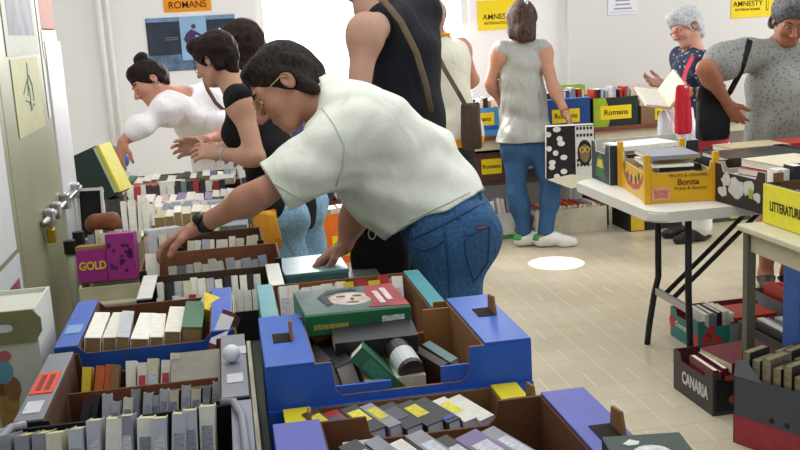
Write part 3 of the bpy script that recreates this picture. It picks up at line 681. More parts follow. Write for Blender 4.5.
def row(r, xa, xb, y, z, mode, pal, where, n=None, t=(.014, .03), h=(.17, .2), d=(.11, .13), lean=0, yaw=0, back=0, parts=True, pages=None, titles=(), marks=(), jit=.01, seed=0, noun='paperback', pose=None, gap=.002, big=None, group=None):
    """fill a stretch of a crate (its own frame) with books"""
    g = random.Random(seed); x = xa; MW = Matrix.Translation(r.location) @ Matrix.Rotation(r.rotation_euler.z, 4, 'Z'); i = 0
    pose = pose or {'A': 'standing spine-out', 'B': 'lying spine-up', 'F': 'lying flat'}[mode]
    grp = group or ('books ' + where)
    while True:
        tt = g.uniform(*t); hh = g.uniform(*h); dd = g.uniform(*d); c = pal[i % len(pal)] if big == 'seq' else g.choice(pal)
        step = tt / max(.5, math.cos(lean)) + gap
        if x + step > xb or (n and i >= n): break
        yy = y + g.uniform(-jit, jit); L = lean + g.uniform(-.05, .05); xc = x + step / 2
        R = Matrix.Rotation(yaw + g.uniform(-.03, .03), 4, 'Z')
        if mode == 'A': B = Matrix.Rotation(L, 4, 'Y') @ Matrix.Rotation(back, 4, 'X'); zo = z + abs(math.sin(L)) * tt / 2 + (math.sin(-back) * dd if back < 0 else 0)
        else: B = Matrix.Rotation(L, 4, 'Y') @ Matrix.Rotation(-PI / 2, 4, 'X'); zo = z + dd + abs(math.sin(L)) * tt / 2
        M = MW @ Matrix.Translation((xc, yy, zo)) @ R @ B
        book(M, tt, dd, hh, c, f'{CN[c]} {noun} {pose} {where}', grp, pages or PAGEW, parts, g.choice(titles) if titles and g.random() < .75 else None, g.choice(marks) if marks and g.random() < .5 else None)
        x += step; i += 1
def flat(r, x, y, z, w, d, th, c, label, group=None, rz=0, pages=PAGEW, parts=True, tilt=(0, 0)):
    """a book lying flat in a crate's frame, spine towards the front"""
    MW = Matrix.Translation(r.location) @ Matrix.Rotation(r.rotation_euler.z, 4, 'Z')
    M = MW @ Matrix.Translation((x, y, z + th / 2)) @ Matrix.Rotation(rz, 4, 'Z') @ Matrix.Rotation(tilt[0], 4, 'X') @ Matrix.Rotation(tilt[1], 4, 'Y') @ Matrix.Translation((-w / 2, -d / 2, 0)) @ Matrix.Rotation(PI / 2, 4, 'Y')
    return book(M, th, d, w, c, label, group, pages, parts)
Z0 = TZ + .001
# ---- left table, from the near end ------------------------------------------------
c = crate('black crate with grey rim at the very front of the left table', -.43, .0, 1.30, 1.70, Z0, .165, '1c1c20', '141416', 'x', flange=.035, fmat='8d8f9c', dip=.3, corner=.05, inpan=False, dips='f')
for sx in (-1, 1): obj('rim_bar', tube_bm([(sx * .203, -.18, .174), (sx * .198, .1, .18), (sx * .185, .175, .178), (sx * .165, .19, .174)], .007, 8), mat('8a8c9a', .35, .1, 20), c, True)
row(c, -.19, -.085, .06, .03, 'A', [GB, BK, CR, GR], 'in the front black crate, left end', t=(.02, .027), h=(.135, .15), d=(.08, .09), back=-.3, pages=mat('c9c07a', .8, .2, 60), titles=['4b4a40', '9a9460', '2b2b2b'], seed=3)
row(c, -.083, .172, .06, .022, 'A', [LG, LG, WH, GR, LG], 'in the front black crate', t=(.021, .026), h=(.15, .162), d=(.08, .09), back=-.3, lean=.06, pages=mat('d2cb92', .8, .12, 60), titles=['9a9ca8', '8a8c96', 'c9c9d0'], seed=4)
c = crate('grey crate with red-orange sticker, behind the black front crate', -.41, -.002, 1.735, 2.12, Z0, .16, '1d1d22', '54301f', 'x', flange=.05, fmat='85868f', dip=.3, corner=.06)
obj('sticker', bbox(-.2, -.158, -.06, .06, .1652, .167), mat('e8533a', .6, .05), c); obj('sticker_print', bbox(-.192, -.182, -.045, .045, .167, .1674), mat('8a2a20', .6, .3, 60), c); obj('sticker_print', bbox(-.176, -.166, -.045, .045, .167, .1674), mat('8a2a20', .6, .3, 60), c)
obj('white_label', bbox(-.195, -.165, -.16, -.1, .1652, .1665), mat('d2d4da', .6), c)
for y, ww in ((-.12, .03), (.05, .04)): obj('white_label', bbox(.165, .165 + ww, y, y + .05, .1652, .1665), mat('c9cad2', .6), c)
bm = bmesh.new(); bmesh.ops.create_uvsphere(bm, u_segments=14, v_segments=8, radius=.018); o = obj('crumpled_paper', bm, mat('eceff4', .6, .05), smooth=True, loc=(.0 - .03, 1.93, Z0 + .165 + .0185)); tag(o, 'small crumpled white paper ball on the grey crate rim', 'paper')
obj('divider', bbox(-.145, .145, .022, .027, .006, .13), mat('6b3f28', .8, .1), c)
row(c, -.14, -.09, -.055, .006, 'A', [BK, YE, BK], 'in the front row of the grey crate', t=(.014, .018), h=(.10, .115), d=(.07, .09), back=-.35, lean=.3, seed=9)
row(c, -.085, .142, -.055, .006, 'A', [LG, GR, LG, WH, CR, LG], 'in the front row of the grey crate', t=(.014, .019), h=(.10, .118), d=(.06, .075), back=-.3, lean=.08, titles=['8f95a8', 'a3a8b8'], pages=PAGE, seed=5)
row(c, -.142, -.055, .075, .006, 'A', [ORA, ORA, YE, OC], 'in the back row of the grey crate', t=(.014, .018), h=(.125, .135), d=(.06, .07), back=-.35, lean=.15, pages=PAGE, seed=6)
row(c, -.05, .06, .07, .006, 'A', [BW, WH, BW, CR], 'in the back row of the grey crate', t=(.018, .023), h=(.13, .145), d=(.06, .07), back=-.35, lean=.1, titles=['c4485a', 'cfd4e4'], seed=7)
flat(c, .1, .08, .115, .1, .13, .02, GB, 'wide grey-brown book lying flat in the back of the grey crate', tilt=(.3, 0))
c = crate('blue fruit crate of white books beside the tall pale carton', -.41, -.025, 2.18, 2.57, Z0, .155, '2350a8', '6a4128', 'x', flange=.05, fmat='3f63bc', dip=.1, corner=.05)
obj('pale_label', bbox(-.185, -.15, -.1, -.03, .1602, .1615), mat('7fa3cc', .6), c); obj('yellow_edge', bbox(.194, .1965, -.17, .15, .02, .15), mat('d8c22a', .6), c)
row(c, -.135, .143, -.15, .03, 'B', [BW, WH, LG, BW, BW, WH, GN, BW], 'in the blue crate', t=(.026, .046), h=(.19, .23), d=(.115, .13), lean=.12, pages=mat('9a8058', .9, .2, 60), big='seq', seed=11)
flat(c, .15, .06, .125, .07, .08, .03, YE, 'yellow book propped on the right end of the blue crate', tilt=(.3, .5))
M = Matrix.Translation((-.055, 2.12, TZ + .195)) @ Matrix.Rotation(-.5, 4, 'Z') @ Matrix.Rotation(.9, 4, 'X')
o = book(Matrix.Translation((-.075, 2.165, TZ + .115)) @ Matrix.Rotation(-.35, 4, 'Z') @ Matrix.Rotation(.35, 4, 'Y') @ Matrix.Rotation(-.5, 4, 'X'), .03, .07, .1, MA, 'shiny red and white book sticking up between blue and grey crates', None)
obj('white_cover_patch', bbox(-.0156, .0156, -.0008, 0, .02, .09), mat('f4f4f8', .15, .03), o)
c = crate('white ended tray of small paperbacks behind the blue crate', -.27, .115, 2.6, 2.86, Z0, .14, '20201f', '3a2a20', 'x', flange=.04, fmat='d9d9d2', dip=.42, corner=.03, inpan=False, dips='f')
row(c, -.15, .15, -.085, .01, 'A', [WH, CR, WH, BK, WH, CR, RE, OC, WH], 'in the front row of the white ended tray', t=(.016, .022), h=(.088, .1), d=(.06, .07), back=-.3, pages=PAGE, seed=13)
row(c, -.15, .15, .015, .01, 'A', [BW, WH, LG, BK, BW, CR, GR], 'in the back row of the white ended tray', t=(.016, .024), h=(.105, .118), d=(.07, .08), back=-.3, pages=PAGE, seed=14)
c = crate('black fruit crate the bent man is reaching into', -.285, .125, 2.9, 3.13, Z0, .15, '19191b', '7b4f36', 'x', dip=.5, corner=.02, dips='f')
obj('yellow_stamp', bbox(-.01, .02, -.117, -.1155, .045, .07), mat('d2b32a', .6), c); obj('pale_stamp', bbox(-.06, -.02, -.117, -.1155, .05, .068), mat('b9b49a', .6), c); obj('pale_stamp', bbox(.12, .165, -.117, -.1155, .05, .065), mat('b9b49a', .6), c)
row(c, -.125, .19, -.075, .008, 'A', [WH, LG, PK, PB, BW, GR, BW, WH, BW], 'in the black crate under the man\'s hand', t=(.02, .032), h=(.11, .125), d=(.07, .08), back=-.3, pages=PAGE, seed=16, lean=-.06)
o = book(Matrix.Translation((-.26, 2.93, Z0 + .04)) @ Matrix.Rotation(.06, 4, 'Y') @ Matrix.Rotation(-.25, 4, 'X'), .034, .1, .15, BW, 'bright white book standing alone at the left of the black crate', None)
c = crate('low black crate behind the one the bent man reaches into', -.19, .085, 3.19, 3.42, Z0, .15, '151517', '4a3020', 'x', dip=.4, corner=.02, dips='f')
row(c, -.12, .12, -.07, .01, 'A', [WH, BW, CR, WH, LG], 'in the low black crate under the man\'s forearm', t=(.018, .026), h=(.115, .128), d=(.07, .08), back=-.3, lean=.1, seed=17)
# farther rows: open trays
def tray(label, x0, x1, y0, y1, outer, h=.11): return crate(label, x0, x1, y0, y1, Z0, h, outer, '6a4a34', 'x', dips='f', dip=.35, corner=.02)
far = [('cream open tray just beyond the low black crate', -.47, .06, 3.46, 3.76, 'c4bda0', 'in the cream tray', [WH, LG, CR, GR, WH, GN], (.15, .17)),
       ('kraft open tray of large pale books under the watch arm', -.43, .05, 3.80, 4.06, '8a7350', 'in the kraft tray', [WH, CR, TA, LG, BW, TA], (.19, .215)),
       ('pale grey tray in front of the woman in the black top', -.42, .04, 4.10, 4.36, 'a9aab0', 'in the pale grey tray', [BW, WH, PB, CR, BW], (.16, .19)),
       ('blue-grey tray below the short-haired woman\'s hands', -.40, .05, 4.42, 4.68, '76829a', 'in the blue-grey tray', [WH, BW, PU, LG, PK], (.15, .17)),
       ('dark tray of mixed books, fifth beyond the bent man', -.50, .05, 4.74, 5.02, '3a3438', 'in the dark far tray', [RE, BW, BK, WH, TE], (.15, .17)),
       ('cream tray at the far end of the left table', -.53, .04, 5.1, 5.42, 'c9c2a8', 'in the cream tray at the table end', [BW, GN, BL, BK, WH], (.15, .18))]
for k, (lab, x0, x1, y0, y1, oc, wh, pal, hh) in enumerate(far):
    c = tray(lab, x0, x1, y0, y1, oc, .10 if k != 1 else .07); q = (x1 - x0) / 2 - .01
    if k == 1:
        row(c, -q + .12, q, -.10, .01, 'B', pal, wh, t=(.026, .045), h=(.15, .17), d=(.13, .15), pages=mat('a3895c', .9, .15, 60), seed=30)
        row(c, -q, -q + .12, -.08, .01, 'A', [BW, CR], wh, t=(.02, .03), h=(.17, .19), d=(.1, .12), back=-.3, seed=31, noun='upright book')
    else:
        if k % 2: row(c, -q, q, -.12, .01, 'B', pal, wh, t=(.026, .045), h=(.19, .22), d=(.09, .105), parts=True, seed=20 + k, lean=.08, pages=mat('a3895c', .9, .15, 60))
        else:
            row(c, -q, q * .75, -.10, .01, 'A', pal, wh, t=(.022, .034), h=(.095, .115), d=(.07, .08), back=-.35, parts=True, seed=20 + k)
            for j in range(4): flat(c, -q * .72 + .125 * j, .075, .085 + .012 * (j % 2), .12, .1, .03, pal[j % len(pal)], f'{CN[pal[j % len(pal)]]} book lying flat {wh}', 'books ' + wh, rz=.3 * math.sin(j * 2), tilt=(.1 * math.sin(j * 5), 0))
# things at the left of the far table
flatc = crate('flat cream carton under the magenta gold book', -.505, -.29, 3.2, 3.44, Z0, .045, 'cfcaa8', 'c9c4a2', 'x', dips='')
r = empty('gift_book', (-.41, 3.24, Z0 + .052), -.03, 'magenta book set lettered GOLD standing on the flat cream carton', 'book', rot=(-.12, 0, -.03))
MAG = mat('a02a86', .45, .1, 12)
obj('low_volume', bbox(-.1, -.005, 0, .09, 0, .105, .002), MAG, r); obj('tall_volume', bbox(-.004, .085, -.008, .085, 0, .15, .002), MAG, r)
obj('kraft_rim', bbox(-.1, -.005, .0, .09, .1052, .116), mat('9a7a4a', .8, .1), r)
lettering('GOLD', .036, mat('e2c22e', .6), r, (-.05, -.0012, .052), FACE_F, .0012, .85)
g = random.Random(4); bm = bmesh.new()
for k in range(16):
    x, z, q = g.uniform(.006, .075), g.uniform(.03, .13), g.uniform(.004, .011)
    prism(bm, [(x + q * g.uniform(.6, 1.2) * math.cos(t), z + q * g.uniform(.6, 1.2) * math.sin(t)) for t in np.linspace(0, 2 * PI, 8)[:-1]], 'y', -.0095, -.0082)
obj('dark_floral_print', bm, mat('4a1650', .6, .1), r)
c = crate('small pale tray of cards behind the magenta gold book', -.49, -.3, 3.335, 3.43, Z0 + .05, .1, 'b9b090', '8a6a48', 'x', dips='')
row(c, -.09, .09, -.03, .006, 'A', [LG, CR, WH, GR, TA], 'in the tray behind the gold book', t=(.016, .022), h=(.115, .13), d=(.05, .06), back=-.2, parts=False, seed=52)
S = Sdf((-.11, -.07, -.02), (.11, .07, .12), .005); S.cone((-.04, 0, .03), .028, (.035, 0, .034), .03, .02); S.cone((-.03, 0, .05), .014, (.03, 0, .05), .014, .03); S.rough(.0015, 50, 2); S.cut((0, 0, .003), (0, 0, -1))
o = obj('leather_pouch', S.mesh('pouch', (0, 0, 0)), mat('7a4428', .5, .15, 30), loc=(-.475, 3.78, Z0 + .116)); tag(o, 'brown leather pouch lying in front of the white framed screen', 'pouch')
pb = obj('carton', bbox(-.54, -.485, 3.76, 3.82, Z0, Z0 + .115, .002), mat('3a5a4c', .6, .1)); pb = tag(pb, 'small dark green carton under the brown leather pouch', 'box')
pb.data.transform(Matrix.Translation((.015, 0, 0)))
r = empty('framed_screen', (-.545, 3.93, Z0 + .06), 0, 'black screen in white frame standing before the dark green box', 'frame', rot=(-.1, .02, -.1))
bm = bmesh.new(); fw, fh = .05, .2
for a in ((-fw, -fw + .01, 0, fh), (fw - .01, fw, 0, fh), (-fw + .01, fw - .01, 0, .01), (-fw + .01, fw - .01, fh - .01, fh)): box(bm, a[0], a[1], 0, .014, a[2], a[3])
obj('frame', bm, mat('d6d6cc', .5, .03), r); obj('screen', bbox(-fw + .01, fw - .01, .004, .012, .01, fh - .01), mat('0b0b0d', .3, .1), r); obj('foot', bbox(-.04, .04, -.004, .05, -.06, -.001), mat('8a8a78', .6), r)
r = empty('file_box', (-.50, 4.36, Z0 + .16), 0, 'dark green box with yellow side, tilted left among the books', 'box', rot=(0, -.36, -.3))
obj('body', bbox(-.09, .055, -.06, .06, .0, .22, .002), mat('1f352c', .5, .1), r); obj('yellow_side', bbox(.0555, .068, -.058, .062, .005, .218), mat('dcd23a', .55, .06), r); obj('page_edge', bbox(.04, .0552, -.0605, -.06, .01, .215), mat('b9c49a', .6), r)
lettering('en', .05, mat('c4c9bc', .6), r, (-.02, -.0612, .05), FACE_F, .001)
tag(obj('carton', bbox(-.52, -.45, 4.3, 4.42, Z0, Z0 + .155, .003), mat('4a4a44', .6, .1)), 'grey-green carton holding up the tilted dark green box', 'box')
for k, (px, py, dd, sx, sy, sz, cc, lab, nm) in enumerate((
        (93, 128, 6.4, .14, .1, .07, '3f7a34', 'green cloth bag slumped on the small back-wall table', 'cloth_bag'), (78, 133, 6.3, .1, .08, .05, '3462b0', 'blue cloth bundle on the small back-wall table', 'cloth_bundle'),
        (104, 126, 6.6, .09, .08, .09, '6a6a60', 'grey cloth bundle with brown fold on the back-wall table', 'cloth_bundle'), (116, 133, 6.5, .06, .06, .05, '2c58b0', 'small blue bundle left of the bun-haired woman\'s arm', 'cloth_bundle'))):
    p = D(px, py, dd); S = Sdf((-.25, -.2, -.12), (.25, .2, .3), .01)
    S.cone((-sx * .5, 0, sz * .6), sz * .6, (sx * .5, .02, sz * .7), sz * .75, .04); S.cone((-.02, 0, sz), sz * .5, (sx * .4, 0, sz * 1.3), sz * .35, .05); S.rough(.004, 40, k); S.cut((0, 0, .002), (0, 0, -1))
    o = obj(nm, S.mesh(nm, (0, 0, 0)), mat(cc, .8, .15, 20), loc=(max(p.x, -1.38 + .1 * k), min(6.75, max(6.35, p.y)), TZ + .001)); tag(o, lab, 'cloth')
# ---- right-hand near table ---------------------------------------------------------
VIO = mat('5b62bb', .5, .08, 10); BLU = mat('2b5fc0', .45, .08, 10)
c = crate('violet-blue banana box of dark books at the bottom of the picture', .03, .55, 1.10, 1.52, Z0, .185, VIO, '6b4226', 'x', flange=.075, dip=.22, corner=.15, dips='fb')
slot_tab(c, 1, .02, .075); slot_tab(c, -1, -.03, .075)
row(c, -.10, .185, -.05, .055, 'B', [BK, GR, WH, GR, BK, PU, GR, GR, GR, BK], 'in the violet-blue box', t=(.024, .04), h=(.2, .22), d=(.10, .115), yaw=.32, lean=-.15, titles=['b9bcc4', '8a8c98', 'c9c9d4', '4a4a54'], big='seq', seed=61, gap=.006, jit=.006)
flat(c, -.13, .12, .11, .05, .12, .02, BW, 'bright white slim book leaning at the left of the violet-blue box', tilt=(.7, 0))

r = empty('game_box', (.50, 1.17, Z0 + .192), 0, 'dark green box with pale emblem resting on the violet-blue box corner', 'box', rot=(0, 0, -.15))
obj('body', bbox(-.035, .075, -.08, .075, 0, .03, .002), mat('20372e', .5, .08), r); 
bm = bmesh.new(); prism(bm, [(.02 + .026 * math.cos(t), .01 + .026 * math.sin(t)) for t in np.linspace(0, 2 * PI, 19)[:-1]], 'z', .03, .0308); obj('emblem', bm, mat('d4dcd2', .6, .3, 90), r)
bm = bmesh.new(); prism(bm, [(-.012, .045), (.0, .058), (.012, .05), (.008, .04), (-.006, .038)], 'z', .03, .0308); obj('emblem', bm, mat('d4dcd2', .6), r)
c = crate('yellow-cornered box of black and white books between the two blue boxes', .055, .495, 1.535, 1.735, Z0, .125, '2a2a3a', '7d5836', 'x', flange=.05, fmat='e8d81e', dip=.2, corner=.03, dips='f')
slot_tab(c, 1, -.01, .05); slot_tab(c, -1, -.01, .05, True)
row(c, -.155, .165, -.05, .006, 'B', [DB, RE, BK, GR, BK, BK, BK, WH, WH, BW, BW], 'in the yellow-cornered box', t=(.024, .034), h=(.115, .125), d=(.118, .128), yaw=.3, lean=-.12, titles=['d9c92e', 'e4dc3a', '5a5a62'], marks=['3a4ab0'], big='seq', seed=63, gap=.003, jit=.004)
c = crate('big bright blue banana box with torn brown flaps in front of the man', .03, .53, 1.745, 2.075, Z0, .205, BLU, '8c6238', 'x', flange=.09, dip=.32, corner=.12, dips='fb')
slot_tab(c, 1, .03, .09); slot_tab(c, -1, .0, .09)
obj('lower_front_wall', bbox(-.25, .25, -.1725, -.1665, 0, .125), BLU, c); obj('torn_flap', bbox(-.135, -.02, -.158, -.152, .09, .155), BLU, c); obj('torn_flap', bbox(.075, .155, -.158, -.152, .1, .17), BLU, c)
obj('kraft_flap', bbox(-.165, -.085, .12, .126, .1, .215), mat('9a6f3e', .8, .1), c); obj('kraft_flap', bbox(.1, .16, .125, .131, .08, .2), mat('9a6f3e', .8, .1), c)
row(c, -.15, -.06, -.04, .02, 'B', [CR, DB, WH, BK], 'at the left of the big blue box', t=(.025, .04), h=(.16, .18), d=(.13, .14), lean=-.3, seed=65, yaw=.15)
o = flat(c, -.02, .06, .155, .17, .1, .04, BK, 'thick black book lying across the back of the big blue box', tilt=(.2, 0)); 
flat(c, .0, -.02, .1, .12, .12, .03, CR, 'cream patterned book lying under the green book in the blue box')
bk_ = book(Matrix.Translation(c.location + Vector((.015, -.09, .09))) @ Matrix.Rotation(-.75, 4, 'Y') @ Matrix.Rotation(-.2, 4, 'X'), .035, .1, .13, GN, 'green book leaning like a tent in the big blue box', None, title='3f8262')
o = obj('desk_calendar', tube_bm([(.315, 1.84, Z0 + .135), (.30, 1.93, Z0 + .16)], .026, 18), mat('3a3436', .4, .1), smooth=False); tag(o, 'dark cylindrical tin with white label lying in the big blue box', 'tin'); o.name = 'tin'
obj('label', tube_bm([(.3135, 1.85, Z0 + .138), (.306, 1.895, Z0 + .15)], .0266, 18), mat('d4d6da', .5, .05), o)
row(c, .095, .155, -.05, .03, 'B', [DB, TE, RE, BK, YE], 'at the right of the big blue box', t=(.016, .02), h=(.12, .14), d=(.1, .11), lean=-.3, yaw=.25, big='seq', seed=66)
# box behind with the big green book
c = crate('teal box of books behind the big blue banana box', .04, .47, 2.10, 2.56, Z0, .155, '4f8f96', '7d5434', 'x', flange=.04, fmat='4d96a0', dip=.2, corner=.04, dips='f')
row(c, -.165, .17, .06, .02, 'A', [BW, WH, BW, BW, WH, BW, YE, RE, YE, RE], 'in the back row of the teal box', t=(.022, .03), h=(.14, .15), d=(.06, .07), back=-.35, big='seq', seed=71, titles=['c9ccd4'])
row(c, -.15, .17, .16, .02, 'B', [TA, ORA, GN, TE, GN, CR, YE], 'at the far edge of the teal box', t=(.04, .06), h=(.04, .05), d=(.12, .125), seed=72)
bk = empty('large_book', (.235, 1.985, Z0 + .182), 0, 'large green-spined book with a pale face on red cover, by the man', 'book', rot=(.02, .02, .06)); bk.scale = (.8, .95, 1)
obj('cover', bbox(-.14, .14, -.0, .2, .0, .045, .003), mat('1f6a3c', .35, .08), bk)
obj('pages', bbox(-.137, .142, .012, .2015, .004, .041), PAGEW, bk)
obj('cover_picture', bbox(-.138, .138, .006, .198, .045, .0458), mat('58706e', .35, .3, 12), bk)
bm = bmesh.new(); prism(bm, [(-.0 + .06 * math.cos(t), .10 + .05 * math.sin(t)) for t in np.linspace(0, 2 * PI, 21)[:-1]], 'z', .0458, .0465); obj('pale_face', bm, mat('c9b9ae', .4, .3, 30), bk)
bm = bmesh.new(); prism(bm, [(.03, .02), (.138, .01), (.138, .195), (.06, .19), (.045, .12), (.055, .07)], 'z', .0458, .0472); obj('red_half', bm, mat('a03238', .4, .3, 18), bk)
bm = bmesh.new(); prism(bm, [(-.07, .06), (-.055, .07), (-.06, .14), (-.02, .165), (.03, .16), (.02, .18), (-.05, .18), (-.085, .13)], 'z', .0458, .0474); obj('dark_hair', bm, mat('2f3436', .5, .3, 30), bk)
for x, y, ww, hh2 in ((-.022, .122, .013, .006), (.022, .118, .013, .006), (.0, .07, .017, .005), (.004, .095, .005, .012)):
    bm = bmesh.new(); prism(bm, [(x + ww * math.cos(t), y + hh2 * math.sin(t)) for t in np.linspace(0, 2 * PI, 15)[:-1]], 'z', .0465, .0474); obj('facial_feature', bm, mat('6a4a46', .5, .2), bk)
for x, y in ((.075, .09), (.1, .11)): obj('white_title', bbox(x - .008, x + .008, y - .05, y + .05, .0472, .048), mat('d4c4c4', .5, .3, 40), bk)
obj('spine_title', bbox(.06, .12, -.0008, 0, .016, .03), mat('cfd8cc', .5, .5, 120), bk); obj('spine_title', bbox(-.12, -.03, -.0008, 0, .014, .024), mat('9a9a4a', .5, .5, 120), bk); obj('price_sticker', bbox(.03, .07, -.0008, 0, .0, .008), mat('cfd4d8', .5), bk)
p = PZ(405, 283, Z0 + .17)

r = empty('closed_box', (.235, 3.17, Z0), 0, 'closed teal box with red stripe under the bent man\'s resting hand', 'box', rot=(0, 0, .03))
obj('body', bbox(-.1, .1, -.12, .12, 0, .05, .003), mat('5f8f8c', .45, .08), r); obj('stripe', bbox(-.085, .085, -.1212, -.12, .02, .035), mat('a04444', .5, .1), r); obj('lid', bbox(-.102, .102, -.122, .122, .0502, .062, .002), mat('7fa7b0', .35, .2, 10), r)
# ---- right-hand folding table -------------------------------------------------------
Y1 = mat('d9a516', .5, .06, 10)
c = crate('yellow fruit crate with hammock picture at the front corner of the white table', 0, .29, 0, .5, Z0, .165, Y1, 'c9b48a', 'x', rz=-.17, dip=.22, corner=.02, dips='fbs', loc=(1.915, 4.17, Z0))
for sx in (-1, 1):
    for sy in (-1, 1): obj('corner_post', bbox(sx * .145 - .012, sx * .145 + .012, sy * .25 - .012, sy * .25 + .012, .0, .21), Y1, c)
crate_text(c, 'f', 'Bonita', .03, .086, .036, mat('6a3414', .6), .0006); crate_text(c, 'f', 'FRUITS & LEGUMES', .03, .115, .016, mat('6a4a14', .6), 0, 1.2); crate_text(c, 'f', 'Fruits & Exotics', .04, .06, .018, mat('6a4a14', .6), 0, 1.2)
decal(c, 'f', -.085, .04, .08, .055, mat('dca07a', .7, .1), 'price_label', 2); decal(c, 'f', -.085, .04, .06, .035, mat('c27a6a', .7, .4, 150), 'label_print', 3)
def poly(r, side, pts, m, name, k=1):
    bm = bmesh.new(); e = .0009 * k
    if side == 'f': prism(bm, pts, 'y', -r['_d'] - e, -r['_d'] - .0001)
    else: prism(bm, [(u, v) for u, v in pts], 'x', -r['_w'] - e, -r['_w'] - .0001)
    obj(name, bm, m, r)
poly(c, 'l', [(.2, .115), (.17, .07), (.1, .035), (.0, .025), (-.1, .04), (-.17, .08), (-.2, .12), (-.19, .125), (-.15, .09), (-.08, .06), (.0, .05), (.08, .055), (.15, .085), (.19, .12)], mat('b0402a', .6, .25, 60), 'printed_hammock')
for u, v, cc in ((.1, .075, '3f6a2a'), (.03, .07, '2b3a6a'), (-.05, .075, '7a2a20'), (-.11, .095, '2f5a3a'), (.16, .115, '3f7a2a')): poly(c, 'l', [(u + .018 * math.cos(t), v + .02 * math.sin(t)) for t in np.linspace(0, 2 * PI, 11)[:-1]], mat(cc, .6, .2), 'printed_fruit', 2)
for k, (x, y, rz, w_, d_, th, cc) in enumerate(((-.0, -.06, 0, .2, .28, .02, CR), (.03, .05, .1, .19, .27, .025, BK), (-.01, .0, -.05, .2, .3, .012, BW), (.02, .08, .05, .19, .27, .02, YE), (.0, -.02, .03, .22, .26, .018, GR))):
    flat(c, x, y, .09 + [0, .021, .047, .06, .081][k], w_, d_, th, cc, f'{CN[cc]} large book lying flat in the yellow fruit crate', rz=rz)
c = crate('dark crate with green badge at the far left of the white table', 1.78, 2.22, 4.46, 4.74, Z0, .19, '26303a', 'c4c4bc', 'x', dip=.25, corner=.06, dips='fs', rz=-.05)
poly(c, 'l', [(.07, .02), (.07, .07), (.055, .1), (.02, .135), (-.02, .135), (-.055, .1), (-.07, .07), (-.07, .02)], mat('2f6a3a', .6, .1), 'green_badge'); poly(c, 'l', [(.05, .07), (.03, .11), (-.03, .11), (-.05, .07)], mat('c9b43a', .6, .1), 'badge_arch', 2)
for x in (-.1, .05): 
    bm = bmesh.new(); prism(bm, [(x + .014 * math.cos(t), .165 + .012 * math.sin(t)) for t in np.linspace(0, 2 * PI, 13)[:-1]], 'y', .1325, .134); obj('vent_hole', bm, BLACKM, c)
for k, cc in enumerate((WH, GR, BW)): flat(c, .02 - .02 * k, -.01, .11 + .024 * k, .3, .2, .022, cc, f'{CN[cc]} large book lying flat in the dark crate with green badge', rz=.08 * k)
LEAF = spots('dark brown print with pale leaves', '2d211f', 'b9b4a8', 9, .38, .42, .6, 'NOISE')
c = crate('dark brown crate with white leaf print at the front of the white table', 0, .34, 0, .38, Z0, .165, mat('2c2120', .55, .15, 20), 'b9b2a4', 'x', dip=.2, corner=.05, dips='fbs', rz=.06, loc=(2.19, 3.72, Z0))
g = random.Random(8)
for u, v, s_ in ((-.07, .09, .05), (.02, .08, .06), (.09, .10, .04), (-.13, .06, .03), (.12, .05, .035)):
    n = 14; poly(c, 'l', [(u + s_ * (.7 + .5 * g.random()) * math.cos(t), v + s_ * .8 * (.6 + .5 * g.random()) * math.sin(t)) for t in np.linspace(0, 2 * PI, n)[:-1]], mat('cbc9c2', .6, .08), 'leaf_print')
poly(c, 'l', [(-.1, .05), (-.075, .05), (-.07, .08), (-.085, .095), (-.105, .08)], mat('8fae3a', .6, .1), 'printed_pear', 2)
for u, v, s_ in ((-.08, .09, .035), (-.03, .075, .04), (.03, .1, .03)): poly(c, 'f', [(u + s_ * (.7 + .5 * g.random()) * math.cos(t), v + s_ * .9 * (.6 + .5 * g.random()) * math.sin(t)) for t in np.linspace(0, 2 * PI, 14)[:-1]], mat('a39f90', .6, .1), 'leaf_print')
for k, (x, y, rz, w_, d_, th, cc) in enumerate(((.0, .0, 0, .24, .26, .02, LG), (.01, -.02, .12, .22, .26, .028, RE), (.04, -.03, .05, .26, .28, .03, CR), )):
    flat(c, x, y, .10 + [0, .022, .053][k], w_, d_, th, cc, f'{CN[cc]} book lying flat in the white leaf print crate', rz=rz)
c = crate('black crate of flat books in the middle of the white table', 2.1, 2.6, 4.02, 4.36, Z0, .15, '201c1e', '3a2a22', 'x', dip=.15, corner=.05, dips='fb')
for k, (x, rz, cc) in enumerate(((-.1, .0, BK), (.12, .05, TA), (-.08, -.05, DB), (.1, .04, BK))): flat(c, x, .0, .09 + .03 * (k // 2) + .0, .21, .27, .028, cc, f'{CN[cc]} large book lying flat in the middle black crate', rz=rz)
c = crate('dark crate at the back of the white table before the patterned tee', 2.3, 3.0, 4.375, 4.59, Z0, .13, '3a2c28', '5a4030', 'x', dip=.15, corner=.05, dips='fb')
for k, (x, rz, cc, w_) in enumerate(((-.18, .0, BK, .3), (.17, .03, MA, .32), (-.15, .03, TA, .3), (.16, -.02, RE, .3))): flat(c, x, 0, .085 + .03 * (k // 2), w_, .19, .028, cc, f'{CN[cc]} large book lying flat in the back dark crate', rz=rz)
c = crate('red-brown crate on the white table at the right edge of the picture', 2.68, 3.15, 3.85, 4.25, Z0, .13, '6a3a2a', '6a4028', 'x', dip=.1, corner=.05, dips='fb')
for k, cc in enumerate((RE, DB, PB, BL)): flat(c, -.1 + .07 * k, 0, .06 + .024 * k, .25, .3, .022, cc, f'{CN[cc]} large book lying flat in the red-brown crate', rz=.05 * k)
c = crate('teal crate behind the yellow LITTERATURE sign on the school table', 1.962, 2.42, 2.98, 3.415, Z0, .15, '3f7f94', '6a4a34', 'x', dip=.1, corner=.06, dips='')
obj('sign_card', bbox(-.2365, -.2295, -.2, .21, .002, .148), mat('e6dc2e', .65, .04), c)
